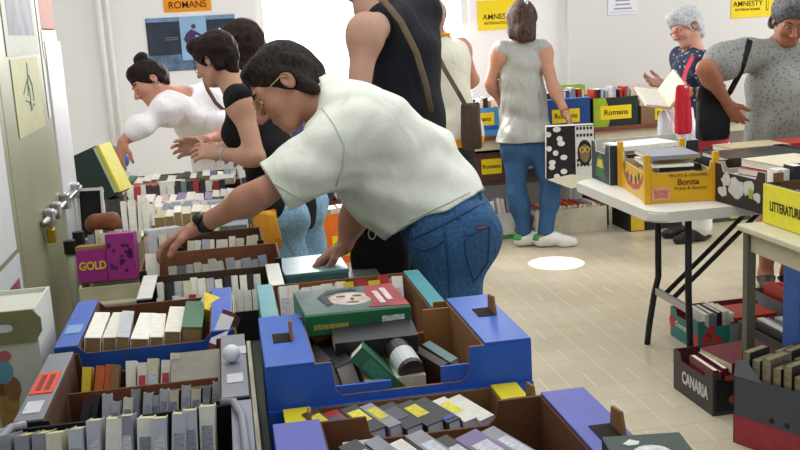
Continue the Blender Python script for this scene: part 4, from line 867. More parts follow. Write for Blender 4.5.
lettering('LITTERATURE', .05, mat('2e2c10', .7), c, (-.2373, .058, .07), FACE_L, .001, .68)
obj('kraft_tab', bbox(-.2, -.16, .2, .206, .15, .185), KRAFT, c)
for k, (cc, th) in enumerate(((TE, .03), (PB, .04), (WH, .02), (GN, .03), (PB, .03), (CR, .03), (BK, .03))):
    book(Matrix.Translation(c.location + Vector((-.15 + .053 * k, .17, .13))) @ Matrix.Rotation(0, 4, 'Z') @ Matrix.Rotation(.35, 4, 'Y') @ Matrix.Rotation(-PI / 2, 4, 'X') @ Matrix.Translation((0, 0, -.36)), th, .12, .3, cc, f'{CN[cc]} book leaning spine-up in the LITTERATURE crate', 'books in the LITTERATURE crate')
for k, (x, th, cc, hh) in enumerate(((2.03, .02, BW, .19), (2.06, .022, WH, .19), (2.11, .045, BK, .2), (2.17, .045, BK, .2), (2.24, .05, BK, .205), (2.31, .04, DB, .19))):
    book(Matrix.Translation((x, 3.425, Z0)), th, .07, hh, cc, f'{CN[cc]} tall book standing behind the LITTERATURE crate', 'tall books behind the LITTERATURE crate')
# ---- crates on the floor at the right ------------------------------------------------
c = crate('teal clementine crate with red fruit print on the floor under the white table', 2.03, 2.45, 4.08, 4.37, .001, .145, '2c7f78', '7a2a30', 'x', dip=.2, corner=.03, dips='fs')
crate_text(c, 'l', 'Clementinas', .01, .075, .036, mat('dfe4e0', .6), .001, .9)
for u, v in ((-.115, .05), (.125, .075)): poly(c, 'l', [(u + .03 * math.cos(t), v + .032 * math.sin(t)) for t in np.linspace(0, 2 * PI, 15)[:-1]], mat('c23a3a', .6, .15), 'printed_fruit', 1.5)
for u, v in ((-.17, .06), (-.12, .05), (-.15, .095)): poly(c, 'f', [(u + .024 * math.cos(t), v + .024 * math.sin(t)) for t in np.linspace(0, 2 * PI, 15)[:-1]], mat('c23a3a', .6, .15), 'printed_fruit', 1.5)
decal(c, 'f', .03, .075, .17, .09, mat('7f9a9a', .6, .2, 80), 'pale_print')
row(c, -.15, .0, -.1, .05, 'A', [WH, BK, GR, BW], 'in the clementine crate', t=(.014, .022), h=(.105, .12), d=(.16, .18), seed=81, noun='magazine')
for k, (cc, rz) in enumerate(((BW, .1), (GN, -.05), (RE, .05))): flat(c, .08, -.02, .07 + .024 * k, .22, .2, .022, cc, f'{CN[cc]} book lying flat in the clementine crate', rz=rz)
c = crate('dark CANARIA crate with red book on top, on the floor by the table leg', 0, .36, 0, .33, .001, .17, '3d3638', '4a1e22', 'x', rz=.02, dip=.2, corner=.03, dips='fs', loc=(1.92, 3.55, .001))
crate_text(c, 'l', 'CANARIA', -.02, .075, .07, mat('cfcfcb', .6), .002, .7)
c_front = mat('191618', .5, .4, 60); decal(c, 'f', 0, .08, .34, .13, c_front, 'dark_print')
poly(c, 'f', [(-.07, .03), (-.05, .03), (-.045, .07), (-.03, .1), (-.045, .12), (-.075, .12), (-.085, .09)], mat('3f8a96', .6, .2), 'printed_figure', 3); poly(c, 'f', [(-.065, .12), (-.045, .12), (-.042, .14), (-.068, .14)], mat('a3704a', .6), 'printed_head', 3)
for u, v in ((-.1, .06), (-.03, .07), (.05, .05), (.1, .09)): poly(c, 'f', [(u + .015 * math.cos(t), v + .016 * math.sin(t)) for t in np.linspace(0, 2 * PI, 11)[:-1]], mat('b04a2a', .6, .2), 'printed_fruit', 3)
decal(c, 'f', .02, .148, .3, .02, mat('b0402e', .6, .15), 'red_band', 2)
row(c, -.172, -.09, -.13, .02, 'A', [MA, MA, MA], 'in the dark floor crate', t=(.02, .026), h=(.145, .155), d=(.2, .22), seed=83, noun='hardback')
for k, cc in enumerate((BK, GB)): flat(c, .04, .0, .05 + .042 * k, .22, .24, .04, cc, f'{CN[cc]} book lying under the red book in the floor crate')
o = flat(c, .035, -.01, .146, .26, .22, .045, MA, 'thick red hardback with pale cover picture lying on the dark floor crate', rz=.1, pages=PAGE)
obj('cover_picture', bbox(.0225, .0231, .06, .17, .07, .18), mat('b9a39c', .5, .35, 40), o)
c = crate('grey and red crate of black books at the bottom right corner', 0, .45, 0, .28, .001, .26, '4a4d56', '30302f', 'x', rz=.42, dip=.1, corner=.05, dips='', loc=(1.963, 3.11, .001))
decal(c, 'l', 0, .055, .27, .105, mat('a03440', .6, .12), 'red_base', 2)
for u in (-.08, -.02): poly(c, 'l', [(u + .01 * math.cos(t), .13 + .01 * math.sin(t)) for t in np.linspace(0, 2 * PI, 11)[:-1]], BLACKM, 'vent_hole', 2)
bm = bmesh.new(); prism(bm, [(.02, .255), (.135, .255), (.13, .31), (.09, .325)], 'x', -.229, -.2255); obj('torn_flap', bm, mat('6a6e78', .6, .1), c)
MWc = Matrix.Translation(c.location) @ Matrix.Rotation(c.rotation_euler.z, 4, 'Z')
for i, xx in enumerate((-.1, .08, .2)):
    for k in range((6, 5, 3)[i]):
        cc = (BK, BK, GB, BK, BK, DB)[k]; hh = (.34, .32, .335, .31, .33, .30)[(k + i) % 6] - .02 * i
        book(MWc @ Matrix.Translation((xx, .1 - .042 * k, .007)) @ Matrix.Rotation(PI / 2, 4, 'Z'), .034, .11, hh, cc, f'{CN[cc]} tall book standing in the grey and red floor crate', 'tall books in the grey and red floor crate', mat('857c60', .9, .25, 60))
c = crate('crate of grey magazines on the floor behind the olive table leg', 2.18, 2.62, 3.62, 4.0, .001, .16, '4a4446', '6a5a4a', 'x', dip=.1, corner=.05, dips='')
row(c, -.2, .0, -.15, .02, 'B', [LG, GR, WH, LG, BK], 'in the floor crate behind the olive leg', t=(.02, .035), h=(.25, .28), d=(.15, .17), seed=87, noun='magazine')
for k, (cc, rz) in enumerate(((WH, 0), (BL, .1), (LG, -.1), (YE, .2))): flat(c, .1, -.02, .12 + .018 * k, .2, .26, .016, cc, f'{CN[cc]} magazine lying flat in the floor crate behind the leg', rz=rz)
c = crate('open crate of magazines farther back under the white table, right of the clementines', 2.52, 2.98, 4.12, 4.5, .001, .15, '6a6a74', '5a4a44', 'x', dip=.1, corner=.05, dips='')
row(c, -.21, .2, -.16, .02, 'B', [RE, BW, GR, LG, BK, RE, SB], 'in the crate right of the clementines', t=(.03, .045), h=(.28, .3), d=(.16, .18), seed=88, noun='magazine')
r = empty('blue_carton', (2.36, 3.28, 0), .1, 'tall blue carton with red lettering under the school table at the right edge', 'box')
r.location = (2.27, 3.535, 0); r.rotation_euler = (0, 0, 0); obj('body', bbox(-.115, .16, -.06, .06, .0, .56, .003), mat('3a6fc4', .5, .08), r)
lettering('GAGNEZ', .075, mat('c8503a', .6), r, (-.075, -.0612, .36), (PI / 2, PI / 2, 0), .001)
# ---- along the back wall --------------------------------------------------------------
BT = .736
def romans(r, u, v, w, h, size=.05):
    decal(r, 'f', u, v, w, h, YEL, 'yellow_sign', 3); lettering('Romans', size, INK, r, (u, -r['_d'] - .0032, v), FACE_F, .0007, 1.05)
def bx(px0, px1, Y): return PY(px0, 120, Y).x, PY(px1, 120, Y).x
backs = [(462, 500, 'pale blue Romans box between the cream top and the grey blouse', '4a9ad8', .20, None),
         (541, 591, 'dark blue Romans box right of the grey-bloused woman', '234a8a', .22, '5aa0dc'),
         (593, 639, 'green and black Romans box in the middle of the back table', '1d3028', .21, None),
         (641, 684, 'brown Romans box behind the white-haired woman\'s open book', '8a6a4a', .13, None),
         (395, 455, 'pale grey box on the back table behind the cream top', 'b4bcc8', .18, None)]
for k, (a, b, lab, cc, hh, top) in enumerate(backs):
    x0, x1 = bx(a, b, 6.98); c = crate(lab, x0, x1 - .01, 6.97, 7.4, BT, hh, cc, '8a6a48', 'x', dips='', cat='box')
    W = c['_w']
    if k == 0: romans(c, .0, .12, .2, .09, .045); decal(c, 'f', .02, .055, W * 1.6, .03, mat('2a5fb0', .6), 'blue_band')
    if k == 1: romans(c, -.0, .10, .21, .1, .052); obj('lid_flap', bbox(-W, W, -.22, -.14, hh, hh + .006), mat(top, .5, .1), c)
    if k == 2:
        poly(c, 'f', [(-W + .002, .0), (-.06, 0), (-.04, .08), (-.06, .15), (-.08, hh), (-W + .002, hh)], mat('9ab82a', .6, .12), 'green_print'); romans(c, .0, .10, .24, .1, .055)
    if k == 3: romans(c, .04, .065, .2, .085, .05)
    row(c, -W + .01, W - .01, -.18, .02 if k != 3 else .01, 'A', [WH, BK, LG, GN, RE, CR, BL, GR], ['in the pale blue Romans box', 'in the dark blue Romans box', 'in the green Romans box', 'in the brown Romans box', 'in the pale grey back box'][k], t=(.02, .034), h=(hh + .02, hh + .055), d=(.12, .14), parts=False, seed=90 + k)
x0, x1 = bx(563, 596, 7.2)
c = crate('lime green box peeping over the Romans boxes', x0, x1, 7.42, 7.5, BT, .285, '9cc23a', '8aa83a', 'x', dips='', cat='box')
o = obj('card', bbox(-.12, .12, -.003, .003, 0, .26), mat('e8d2cc', .7, .05)); o.name = 'cream_card'; p = PY(645, 105, 7.3); o.location = (p.x, 7.42, BT); tag(o, 'pale pink card standing on the back table behind the open book', 'card'); lettering('LIVRES', .05, mat('a3988c', .7), o, (0, -.004, .2), FACE_F, .001)
# under the back table
c = crate('white floor tray with red apple print by the girl\'s left shoe', 1.72, 2.06, 6.8, 7.12, .001, .19, 'cfd2cc', 'a89a80', 'x', dips='')
decal(c, 'f', 0, .018, .33, .03, mat('3f8a3a', .6, .2, 40), 'green_band')
for u in (-.09, -.03, .1): poly(c, 'f', [(u + .024 * math.cos(t), .06 + .028 * math.sin(t)) for t in np.linspace(0, 2 * PI, 13)[:-1]], mat('b5604a', .6, .2), 'printed_apple', 2)
row(c, -.16, .16, -.1, .06, 'A', [WH, CR, BW, GR], 'in the white apple tray', t=(.024, .035), h=(.17, .2), d=(.12, .14), back=-.3, parts=False, seed=101)
c = crate('long cream floor tray of paperbacks right of the girl\'s shoes', 2.12, 2.66, 6.78, 7.12, .001, .185, 'd4d0b8', 'a89a80', 'x', dips='')
row(c, -.26, .26, -.15, .06, 'B', [WH, CR, PU, BK, RE, WH, BK, TA, ORA], 'in the long cream tray', t=(.028, .042), h=(.22, .24), d=(.13, .15), parts=False, lean=.2, seed=102)
c = crate('black CANARIA crate with yellow end on the floor by the back table', 2.78, 3.2, 6.66, 6.98, .001, .2, '1d1a1c', '3a2a22', 'x', dips='')
decal(c, 'f', -.145, .09, .1, .17, mat('d8b82a', .6, .08), 'yellow_panel', 2); crate_text(c, 'f', 'CANARIA', .07, .115, .062, mat('d4cfc4', .6), .002, .85); poly(c, 'f', [(-.075, .08), (-.06, .08), (-.055, .15), (-.07, .165), (-.08, .13)], mat('b0563a', .6), 'printed_figure', 2)
c = crate('dark crate with yellow corner beneath the back table at the far right', 3.3, 3.75, 6.7, 7.0, .001, .18, '3a4a2c', '3a2a22', 'x', dips='')
decal(c, 'f', .12, .05, .12, .06, mat('d8c82a', .6, .1), 'yellow_panel', 2)
c = crate('brown carton with yellow Romans sign on a shelf under the back table', 1.62, 2.05, 6.98, 7.35, .40, .21, '5a3a2c', '4a3020', 'x', dips='', cat='box'); romans(c, .03, .11, .15, .11, .04)
c['_z'] = 1
tag(obj('low_shelf', bbox(1.5, 2.75, 6.97, 7.45, .37, .399, .003), mat('4a3c34', .6, .1)), 'dark low shelf under the back table holding the brown carton', 'shelf')
tag(obj('low_shelf_support', bbox(1.5, 1.53, 6.97, 7.45, 0, .369), mat('4a3c34', .6, .1)), 'dark upright holding the left end of the low shelf', 'support')
tag(obj('low_shelf_support', bbox(2.72, 2.75, 6.97, 7.45, 0, .369), mat('4a3c34', .6, .1)), 'dark upright holding the right end of the low shelf', 'support')

# orange box beyond the man
c = crate('orange box with yellow sign on the floor beyond the bent man', .5, .86, 6.2, 6.55, .001, .34, 'e0701c', '7a3a20', 'x', dips='', cat='box')
c.location = (.66, 6.72, .001)
decal(c, 'f', .05, .12, .16, .14, YEL, 'yellow_sign', 3); lettering('Romans', .045, INK, c, (.05, -c['_d'] - .0032, .12), FACE_F, .001, 1.0); decal(c, 'f', .06, .25, .09, .025, mat('3a1a0c', .8), 'hand_hole', 2)
row(c, -.16, .16, -.12, .2, 'A', [WH, TA, BW], 'in the orange box', t=(.03, .05), h=(.15, .17), d=(.14, .16), parts=False, seed=105)
c = crate('brown crate of dark books on the floor behind the orange box', .36, .73, 6.95, 7.4, .001, .36, '6a3a26', '4a2a1c', 'x', dips='', cat='crate')
for k, cc in enumerate((BK, SB, DB, GR, BL)): flat(c, .0, 0, .30 + .042 * k, .3, .35, .04, cc, f'{CN[cc]} large book stacked in the brown crate behind the orange box', parts=False)

if FAR:                                                       # books buried among the others
    bm = bmesh.new(); ms = []
    for M, t, d, h, cm, pg in FAR:
        for x in (cm, pg):
            if x not in ms: ms.append(x)
        a, b_ = ms.index(cm), ms.index(pg); T = t / 2; q = .0018
        box(bm, -T, -T + q, 0, d, 0, h, a, M); box(bm, T - q, T, 0, d, 0, h, a, M); box(bm, -T + q, T - q, 0, q, 0, h, a, M); box(bm, -T + q, T - q, q, d - .002, .002, h - .002, b_, M)
    tag(obj('packed_books', bm, ms), 'mixed books packed deep in the crates behind and under the others', 'books', kind='stuff')

# ================================================================ PEOPLE
UPZ = Vector((0, 0, 1))
ALLJ = ['pelvis', 'chest', 'neck', 'shL', 'shR', 'elL', 'elR', 'hipL', 'hipR', 'knL', 'knR', 'ankL', 'ankR']
TORSO = ['pelvis', 'chest', 'neck', 'shL', 'shR', 'hipL', 'hipR']
LEGJ = ['pelvis', 'hipL', 'hipR', 'knL', 'knR', 'ankL', 'ankR']
def pt(name, ex=0, ex2=None, t0=0, t1=1, k=.04): return dict(name=name, ex=ex, ex2=ex2, t0=t0, t1=t1, k=k)
def trousers(f, name, m, waist, leg=.018, cuff=.03, low=1.0, amp=.0025, seed=5, adds=(), hips=.012, freq=26):
    parts = [pt('pelvis', hips, k=.06), pt('thighL', hips, leg, k=.05), pt('thighR', hips, leg, k=.05), pt('shinL', leg, cuff, 0, low, k=.03), pt('shinR', leg, cuff, 0, low, k=.03), pt('belly', hips * .8, t1=.6, k=.06)]
    ad = [(f.J['hip' + q] - f.frontp * .055 * f.b, .085 * f.b + hips, f.J['hip' + q] - f.frontp * .055 * f.b, .085 * f.b + hips, .05) for q in 'LR'] + [(f.J['kn' + q].lerp(f.J['ank' + q], .3) - f.frontp * .018, .052 * f.b + leg, f.J['kn' + q].lerp(f.J['ank' + q], .3) - f.frontp * .018, .052 * f.b + leg, .05) for q in 'LR']
    return f.cloth(name, parts, m, LEGJ, cuts=[waist], amp=amp, seed=seed, adds=ad + list(adds), freq=freq)

DENIM = cloth_mat('345a82', 'denim', .45, 10, 130)
# ---- the bent man -----------------------------------------------------------------
J = dict(pelvis=D(447, 224, 3.06), chest=D(360, 133, 3.04), neck=D(318, 97, 3.03), head=D(283, 86, 3.0),
         shL=D(345, 140, 2.87), shR=D(352, 128, 3.22), elL=D(262, 193, 2.84), elR=D(356, 212, 3.27), wrL=D(200, 226, 2.93), wrR=D(344, 247, 3.25))
legs_down(J, .0, .0, stance=.10, face=V(-1, 0, .0).xy.to_3d().normalized(), step=.04, knz=.5)
J['bend'] = V(.2, 1, 0) * .03
m = Fig('person in white short-sleeved shirt and jeans bending over crates to pick a book', J, h=.005, female=False, face=V(-.74, -.66, -.12), up=V(-.66, .74, 0), skin='ad7c66', build=1.0, hs=1.06)
m.hands = [dict(side='L', hd=V(-.86, -.42, .12), pn=V(-.25, -.9, .1), thumb=V(-.3, 0, -1), curl=.42, spread=.16), dict(side='R', hd=V(-.85, -.5, -.1), pn=V(-.3, -1, 0), thumb=V(.3, 0, -1), curl=.3)]
m.build_body()
HB = hair_mat('2b2421', 'dark brown', (1, 1, .35))
def ex(S):
    S.ell(m.hp(0, -.045, .02), (.076, .07, .078), (m.fr, m.ff, m.fu), .03); S.ell(m.hp(0, .04, .088), (.056, .04, .02), (m.fr, m.ff, m.fu), .03)
    S.cone(m.hp(-.07, -.015, -.0), .022, m.hp(-.066, -.05, -.07), .022, .03); S.cone(m.hp(.07, -.015, -.0), .022, m.hp(.066, -.05, -.07), .022, .03); S.cone(m.hp(0, -.085, -.02), .04, m.hp(0, -.068, -.085), .038, .04)
m.hair(HB, .005, .022, ex, amp=.0022, freq=150)
for q in ():
    S = Sdf(m.hp(.07 * q, .035, .03) - Vector((.06,) * 3), m.hp(.07 * q, .035, .03) + Vector((.06,) * 3), .004)
    S.cone(m.hp(.07 * q, .03, .03), .012, m.hp(.074 * q, .012, .0), .01, .01); S.rough(.001, 200, 3); m.sub('sideburn', S.mesh('sideburn', m.org), mat('5a4c46', .6, .3, 80))
m.brows(mat('3a2c26', .7)); m.lips(mat('8a5048', .5)); m.glasses(mat('b9a36a', .3, .05, 20, .8), r=.0018)
SHIRT = cloth_mat('e2e5da', 'white shirt', .55, 7)
mid = m.J['mid']
bl = V(-.5, -1, 0)
hemn = nrm(m.J['pelvis'] - m.J['chest'])
parts = [pt('belly', .045, .05), pt('ribs', .04, .035), pt('yoke', .04, k=.06), pt('armL', .036, .042, 0, .9), pt('armR', .034, .05, 0, .7)]
adds = [(m.J['mid'] + V(-.1, -1, 0) * .02, .135, m.J['mid'] + V(.2, -1, 0) * .04, .135, .08), (m.J['pelvis'] + V(-.55, .5, 0) * .09, .135, m.J['chest'] + V(.2, -.7, 0) * .03, .13, .08),
        (m.J['chest'], .12, m.J['neck'], .065, .08), (m.J['shL'] + V(.25, .1, .2) * .1, .095, m.J['shL'].lerp(m.J['elL'], .45), .085, .1), (m.J['shR'], .085, m.J['shR'].lerp(m.J['elR'], .2), .085, .08), (m.J['shL'] + V(.6, .2, .3) * .12, .09, m.J['mid'], .13, .1)]
aL = nrm(m.J['elL'] - m.J['shL']); aR = nrm(m.J['elR'] - m.J['shR'])
belt = D(444, 207, 3.06)
def shirt(f):
    S = f.grid(['pelvis', 'chest', 'neck', 'shL', 'shR', 'elL', 'elR', 'hipL', 'hipR'], .25)
    for p in parts[:3]: f.put(S, **p)
    for a in adds: S.cone(*a)
    S.cut(belt, V(.46, -.89, 0))
    T = f.grid(['shL', 'shR', 'elL', 'elR', 'chest'], .3); T2 = None
    for p in parts[3:]: f.put(S, **p)
    S.rough(.0045, 16, 4, 7, (1, 1, .6)); S.rough(.0022, 45, 9, 5, (1, .6, 1.2))
    S.cone(f.hp(0, -.0, -.1), .068, f.hp(0, -.02, .02), .085, .01, op='s')
    for q, a, tt in (('L', aL, .86), ('R', aR, .66)):
        p = f.J['sh' + q].lerp(f.J['el' + q], tt); _, x, y, z = S.sub(S.lo - 1, S.lo + S.n * S.h + 1)
        dp = (x - p.x) * a.x + (y - p.y) * a.y + (z - p.z) * a.z; r2 = np.sqrt((x - p.x) ** 2 + (y - p.y) ** 2 + (z - p.z) ** 2)
        S.f = np.where(r2 < .19, np.maximum(S.f, dp), S.f)
    return f.sub('shirt', S.mesh('shirt', f.org), SHIRT)
sh_ = shirt(m)
SHS = mat('c3c8bb', .8, .04)
m.seam(sh_, [(322, 108), (334, 124), (344, 145), (343, 166), (336, 186)], .0024, SHS, 'sleeve_seam')
m.seam(sh_, [(259, 174), (275, 184), (292, 194), (307, 202)], .0022, SHS, 'cuff_seam')
m.seam(sh_, [(410, 221), (430, 211), (450, 202), (470, 192)], .002, SHS, 'hem_seam')
# collar
S = Sdf(m.J['neck'] - Vector((.16,) * 3), m.J['neck'] + Vector((.16,) * 3), .005)
nc = m.J['neck'] - m.spine * .01; nn = nrm(m.hp(0, -.03, -.06) - m.J['neck'])
S.cone(nc, .082, nc + nn * .045, .078, .01); S.cone(nc - nn * .05, .072, nc + nn * .12, .07, .005, op='s'); S.cut(nc + nn * .042 , nn); S.cut(nc - nn * .03, -nn)
m.sub('collar', S.mesh('collar', m.org), SHIRT)
jt = trousers(m, 'jeans', DENIM, (belt + V(-.46, .89, 0) * .035, V(-.46, .89, 0)), .03, .04, .98, amp=.003, hips=.018)
bm = bmesh.new()
def curve_on(f, pts, r): return tube_bm([p - f.org for p in pts], r, 5)
P0 = m.J['pelvis']
near = -FW * .0
def surf(px, py, dd=2.9): return D(px, py, dd)
wb = [(403, 228), (425, 219), (445, 209), (465, 198), (482, 188)]
BELTM = mat('1c1814', .5, .2, 30)
m.band('L', 'wristwatch', mat('17171c', .4, .1, 20), .013, .0, V(0, .6, -.8))
SEAM = mat('24476f', .8, .1); STITCH = mat('8a7a5a', .8, .1)
m.seam(jt, [(408, 240), (427, 232), (447, 222), (468, 211), (484, 202)], .003, SEAM)
m.seam(jt, [(443, 221), (446, 240), (449, 265), (450, 303)], .003, SEAM)
m.seam(jt, [(465, 236), (466, 255), (474, 282), (480, 274), (488, 262), (490, 226), (478, 231), (465, 236)], .0028, SEAM, 'back_pocket_seam')
m.seam(jt, [(409, 236), (413, 246), (424, 250), (436, 246), (443, 240)], .0032, SEAM, 'front_pocket_seam')
m.seam(jt, [(477, 229.5), (484, 227.5)], .004, mat('8a2a3a', .7), 'pocket_tab')
for a, b_ in (((455, 206), (459, 219)), ((479, 193), (483, 205)), ((414, 228), (415, 239))): m.seam(jt, [a, b_], .007, DENIM, 'belt_loop', flat=FW)
shoes(m, mat('4a3424', .5, .1), ex=.012, low=.085)
# black shoulder bag at his far side
def bag(name, loc, w, d, h, c, label, tilt=0, top=.86, bulge=1.0, seed=2):
    """a soft bag: rounded rectangular sections from the bottom up, open rim pinched flat"""
    g = random.Random(seed); bm = bmesh.new(); n = 28; rings = []; prof = [(0, .86, .7), (.03, .97, .92), (.12, 1, 1), (.35, 1, .95), (.6, .96, .75), (.82, .92, .5), (.96, .9, .32), (1, .89, .28)]
    for z, sx, sy in prof:
        sx = sx * (1 + (top - .86) * z); ring = []
        for j in range(n):
            t = 2 * PI * j / n; cx, cy = math.cos(t), math.sin(t); e = .55
            x = math.copysign(abs(cx) ** e, cx) * w / 2 * sx; y = math.copysign(abs(cy) ** e, cy) * d / 2 * sy * bulge
            wob = .035 * math.sin(3 * t + 5 * z + seed) + .03 * math.sin(5 * t - 7 * z)
            ring.append(bm.verts.new((x * (1 + wob), y * (1 + wob), z * h + (.012 * math.sin(2 * t) if z > .9 else 0))))
        rings.append(ring)
    for i in range(len(rings) - 1):
        for j in range(n): bm.faces.new([rings[i][j], rings[i][(j + 1) % n], rings[i + 1][(j + 1) % n], rings[i + 1][j]])
    bm.faces.new(rings[0][::-1]); bm.faces.new(rings[-1])
    o = obj(name, bm, c, loc=loc, smooth=True); o.rotation_euler = (0, 0, tilt); tag(o, label, 'bag'); return o
BAGK = cloth_mat('141416', 'black bag', .5, 9, rough=.6)
p = D(382, 282, 3.46); bz = p.z
bg_ = bag('shoulder_bag', (p.x, p.y, bz), .2, .1, .28, BAGK, 'black shoulder bag hanging below the bent man\'s chest', tilt=-.1)
stp = tube_bm([Vector(q) - bg_.location for q in (D(343, 196, 3.30), D(352, 212, 3.34), D(358, 228, 3.37), D(364, 244, 3.40))], .013, 8, flat=FW); o = obj('strap', stp, mat('1c1c1e', .6), bg_); o.rotation_euler = (0, 0, .1)
rc = D(372, 234, 3.36) - bg_.location; o = obj('ring', tube_bm([rc + RT * .012 * math.cos(t) + UP * .018 * math.sin(t) for t in np.linspace(0, 2 * PI, 17)], .0025, 6), STEEL, bg_, True); o.rotation_euler = (0, 0, .1)
# ---- woman with the hair bun -------------------------------------------------------------
J = dict(pelvis=D(224, 158, 5.85), chest=D(193, 108, 5.62), neck=D(176, 95, 5.55), head=D(149, 83, 5.45), shR=D(166, 110, 5.42), shL=D(212, 94, 5.72), elR=D(139, 128, 5.33), elL=D(226, 135, 5.42), wrR=D(123, 142, 5.28), wrL=D(205, 140, 5.22))
legs_down(J, .0, .05, face=V(-.6, 0, -.6).xy.to_3d().normalized())
f = Fig('person with dark hair in a bun and loose white blouse reaching into far crates', J, h=.006, face=V(-.72, -.58, -.45), up=V(-.55, .8, 0), skin='b9836c', hs=.98)
f.hands = [dict(side='R', hd=V(-.2, -.9, 0), pn=V(.5, -.1, .8), thumb=V(.6, 0, -.8), curl=.3, size=.95), dict(side='L', hd=V(-.9, -.1, -.2), pn=V(0, -.8, .6), thumb=V(0, .3, -1), curl=.5, size=.95)]
f.build_body()
HD = hair_mat('231917', 'near black', (1, .4, 1))
def ex(S):
    S.ell(f.hp(0, -.05, .135), (.046, .046, .036), (f.fr, f.ff, f.fu), .01); S.ell(f.hp(0, -.07, .0), (.075, .05, .07), (f.fr, f.ff, f.fu), .03); S.ell(f.hp(.0, .035, .095), (.06, .04, .03), (f.fr, f.ff, f.fu), .03)
    for q in (-1, 1): S.cone(f.hp(.073 * q, .0, .015), .018, f.hp(.066 * q, -.05, -.03), .02, .02)
f.hair(HD, .013, .03, ex, amp=.002)
f.brows(HD); f.lips(mat('a55a52', .5))
for q in (-1,): 
    f.sub('earring', tube_bm([f.hp(.083 * q, -.008 + .012 * math.cos(t), -.05 + .014 * math.sin(t)) - f.org for t in np.linspace(0, 2 * PI, 13)], .0016, 6), STEEL)
BLOUSE = cloth_mat('e8e6e8', 'white blouse', .7, 12, vec=(1, 1, .4))
f.cloth('blouse', [pt('pelvis', .05), pt('belly', .05, .05), pt('ribs', .045, .03), pt('armR', .014, .022, .0, 1.0), pt('armL', .02, .035, .0, .8), pt('foreR', .022, .02, 0, .25)], BLOUSE, ALLJ,
        subs=[((f.J['neck'] + f.front * .06 + f.spine * .045), (.075, .075, .075)), (f.J['neck'] + f.spine * .06, (.068, .068, .068))], amp=.004, freq=34, seed=8, cuts=[(f.J['pelvis'] - UPZ * .1, -UPZ)],
        adds=[(f.J['chest'] + f.front * .075 - f.spine * .05 + f.wc * .065 * q, .085, f.J['chest'] + f.front * .075 - f.spine * .05 + f.wc * .065 * q, .085, .05) for q in (-1, 1)] + [(f.J['shL'], .08, f.J['chest'], .105, .04), (f.J['shR'], .086, f.J['chest'], .115, .04), (f.J['shR'].lerp(f.J['neck'], .25) + f.front * .03, .075, f.J['shR'], .085, .03)])
trousers(f, 'trousers', mat('3a4456', .8, .1), (f.J['pelvis'] + UPZ * .05, UPZ))
shoes(f, mat('6a5a4a', .6))
st = [f.J['shL'] + f.spine * .075 + f.front * .01, f.J['chest'] + f.front * .125 + f.wc * -.02 + f.spine * .02, f.J['mid'] + f.front * .16 + f.wc * .03, f.J['pelvis'] + f.wp * .16 + f.frontp * .06]
f.sub('bag_strap', tube_bm([p - f.org for p in (D(204, 78, 5.55), D(208, 90, 5.5), D(216, 103, 5.48), D(228, 114, 5.5))], .011, 8, flat=FW), mat('5a3a2c', .6))
# ---- short-haired person in black top ------------------------------------------------------
J = dict(pelvis=D(286, 203, 4.42), chest=D(256, 116, 4.44), neck=D(236, 84, 4.44), head=D(214, 60, 4.42), shL=D(240, 100, 4.28), shR=D(264, 95, 4.62), elL=D(256, 157, 4.22), elR=D(238, 150, 4.66), wrL=D(222, 154, 4.35), wrR=D(205, 150, 4.6))
legs_down(J, .16, .02, face=V(-.9, 0, .4).xy.to_3d().normalized(), knz=.46, stance=.075)
f = Fig('person with short dark hair and glasses in black sleeveless top holding something over crates', J, h=.006, face=V(-.84, -.38, .38), up=V(-.36, .92, 0), skin='b58a74', hs=.9)
f.hands = [dict(side='L', hd=V(-.9, .15, .1), pn=V(.1, -.6, .8), thumb=V(0, .8, .2), curl=.45), dict(side='R', hd=V(-.9, .1, -.2), pn=V(0, -.5, -.8), thumb=V(0, .9, 0), curl=.5)]
f.build_body()
def ex(S): S.ell(f.hp(0, -.05, .03), (.082, .075, .085), (f.fr, f.ff, f.fu), .03); S.ell(f.hp(0, .05, .1), (.065, .05, .034), (f.fr, f.ff, f.fu), .03); S.cone(f.hp(0, -.08, -.03), .035, f.hp(0, -.066, -.09), .03, .04); [S.cone(f.hp(.072 * q, .0, .0), .015, f.hp(.068 * q, -.045, -.055), .02, .02) for q in (-1, 1)]
f.hair(HD, .015, .03, ex, amp=.0025); f.glasses(mat('2a2624', .3)); f.brows(HD); f.lips(mat('a0605a', .5))
BTOP = cloth_mat('0e0e11', 'black jersey', .5, 10)
f.cloth('sleeveless_top', [pt('pelvis', .03), pt('belly', .03), pt('ribs', .03, .026), pt('yoke', .02, t0=.0, t1=1)], BTOP, ALLJ, subs=[(f.J['neck'] + f.spine * .05, (.078, .078, .078))], cuts=[(f.J['pelvis'] - UPZ * .12, -UPZ)], amp=.003, seed=12,
        adds=[(f.J['chest'], .10, f.J['neck'], .06, .05)] + [(f.J['chest'] + f.front * .075 - f.spine * .05 + f.wc * .065 * q, .078, f.J['chest'] + f.front * .075 - f.spine * .05 + f.wc * .065 * q, .078, .05) for q in (-1, 1)])
trousers(f, 'jeans', cloth_mat('86abc6', 'pale denim', .5, 12, 130), (f.J['pelvis'] + UPZ * .06, UPZ), .02, .035, seed=6, amp=.004)
shoes(f, mat('c9c4bc', .6)); f.band('L', 'bracelet', mat('a9b4a8', .4, .1), .006)
p = D(268, 250, 3.78); bag('cloth_bag', (p.x, p.y, p.z), .1, .07, .14, cloth_mat('d0902a', 'mustard', .7, 14), 'mustard orange cloth bag between table and pale jeans', tilt=.3)
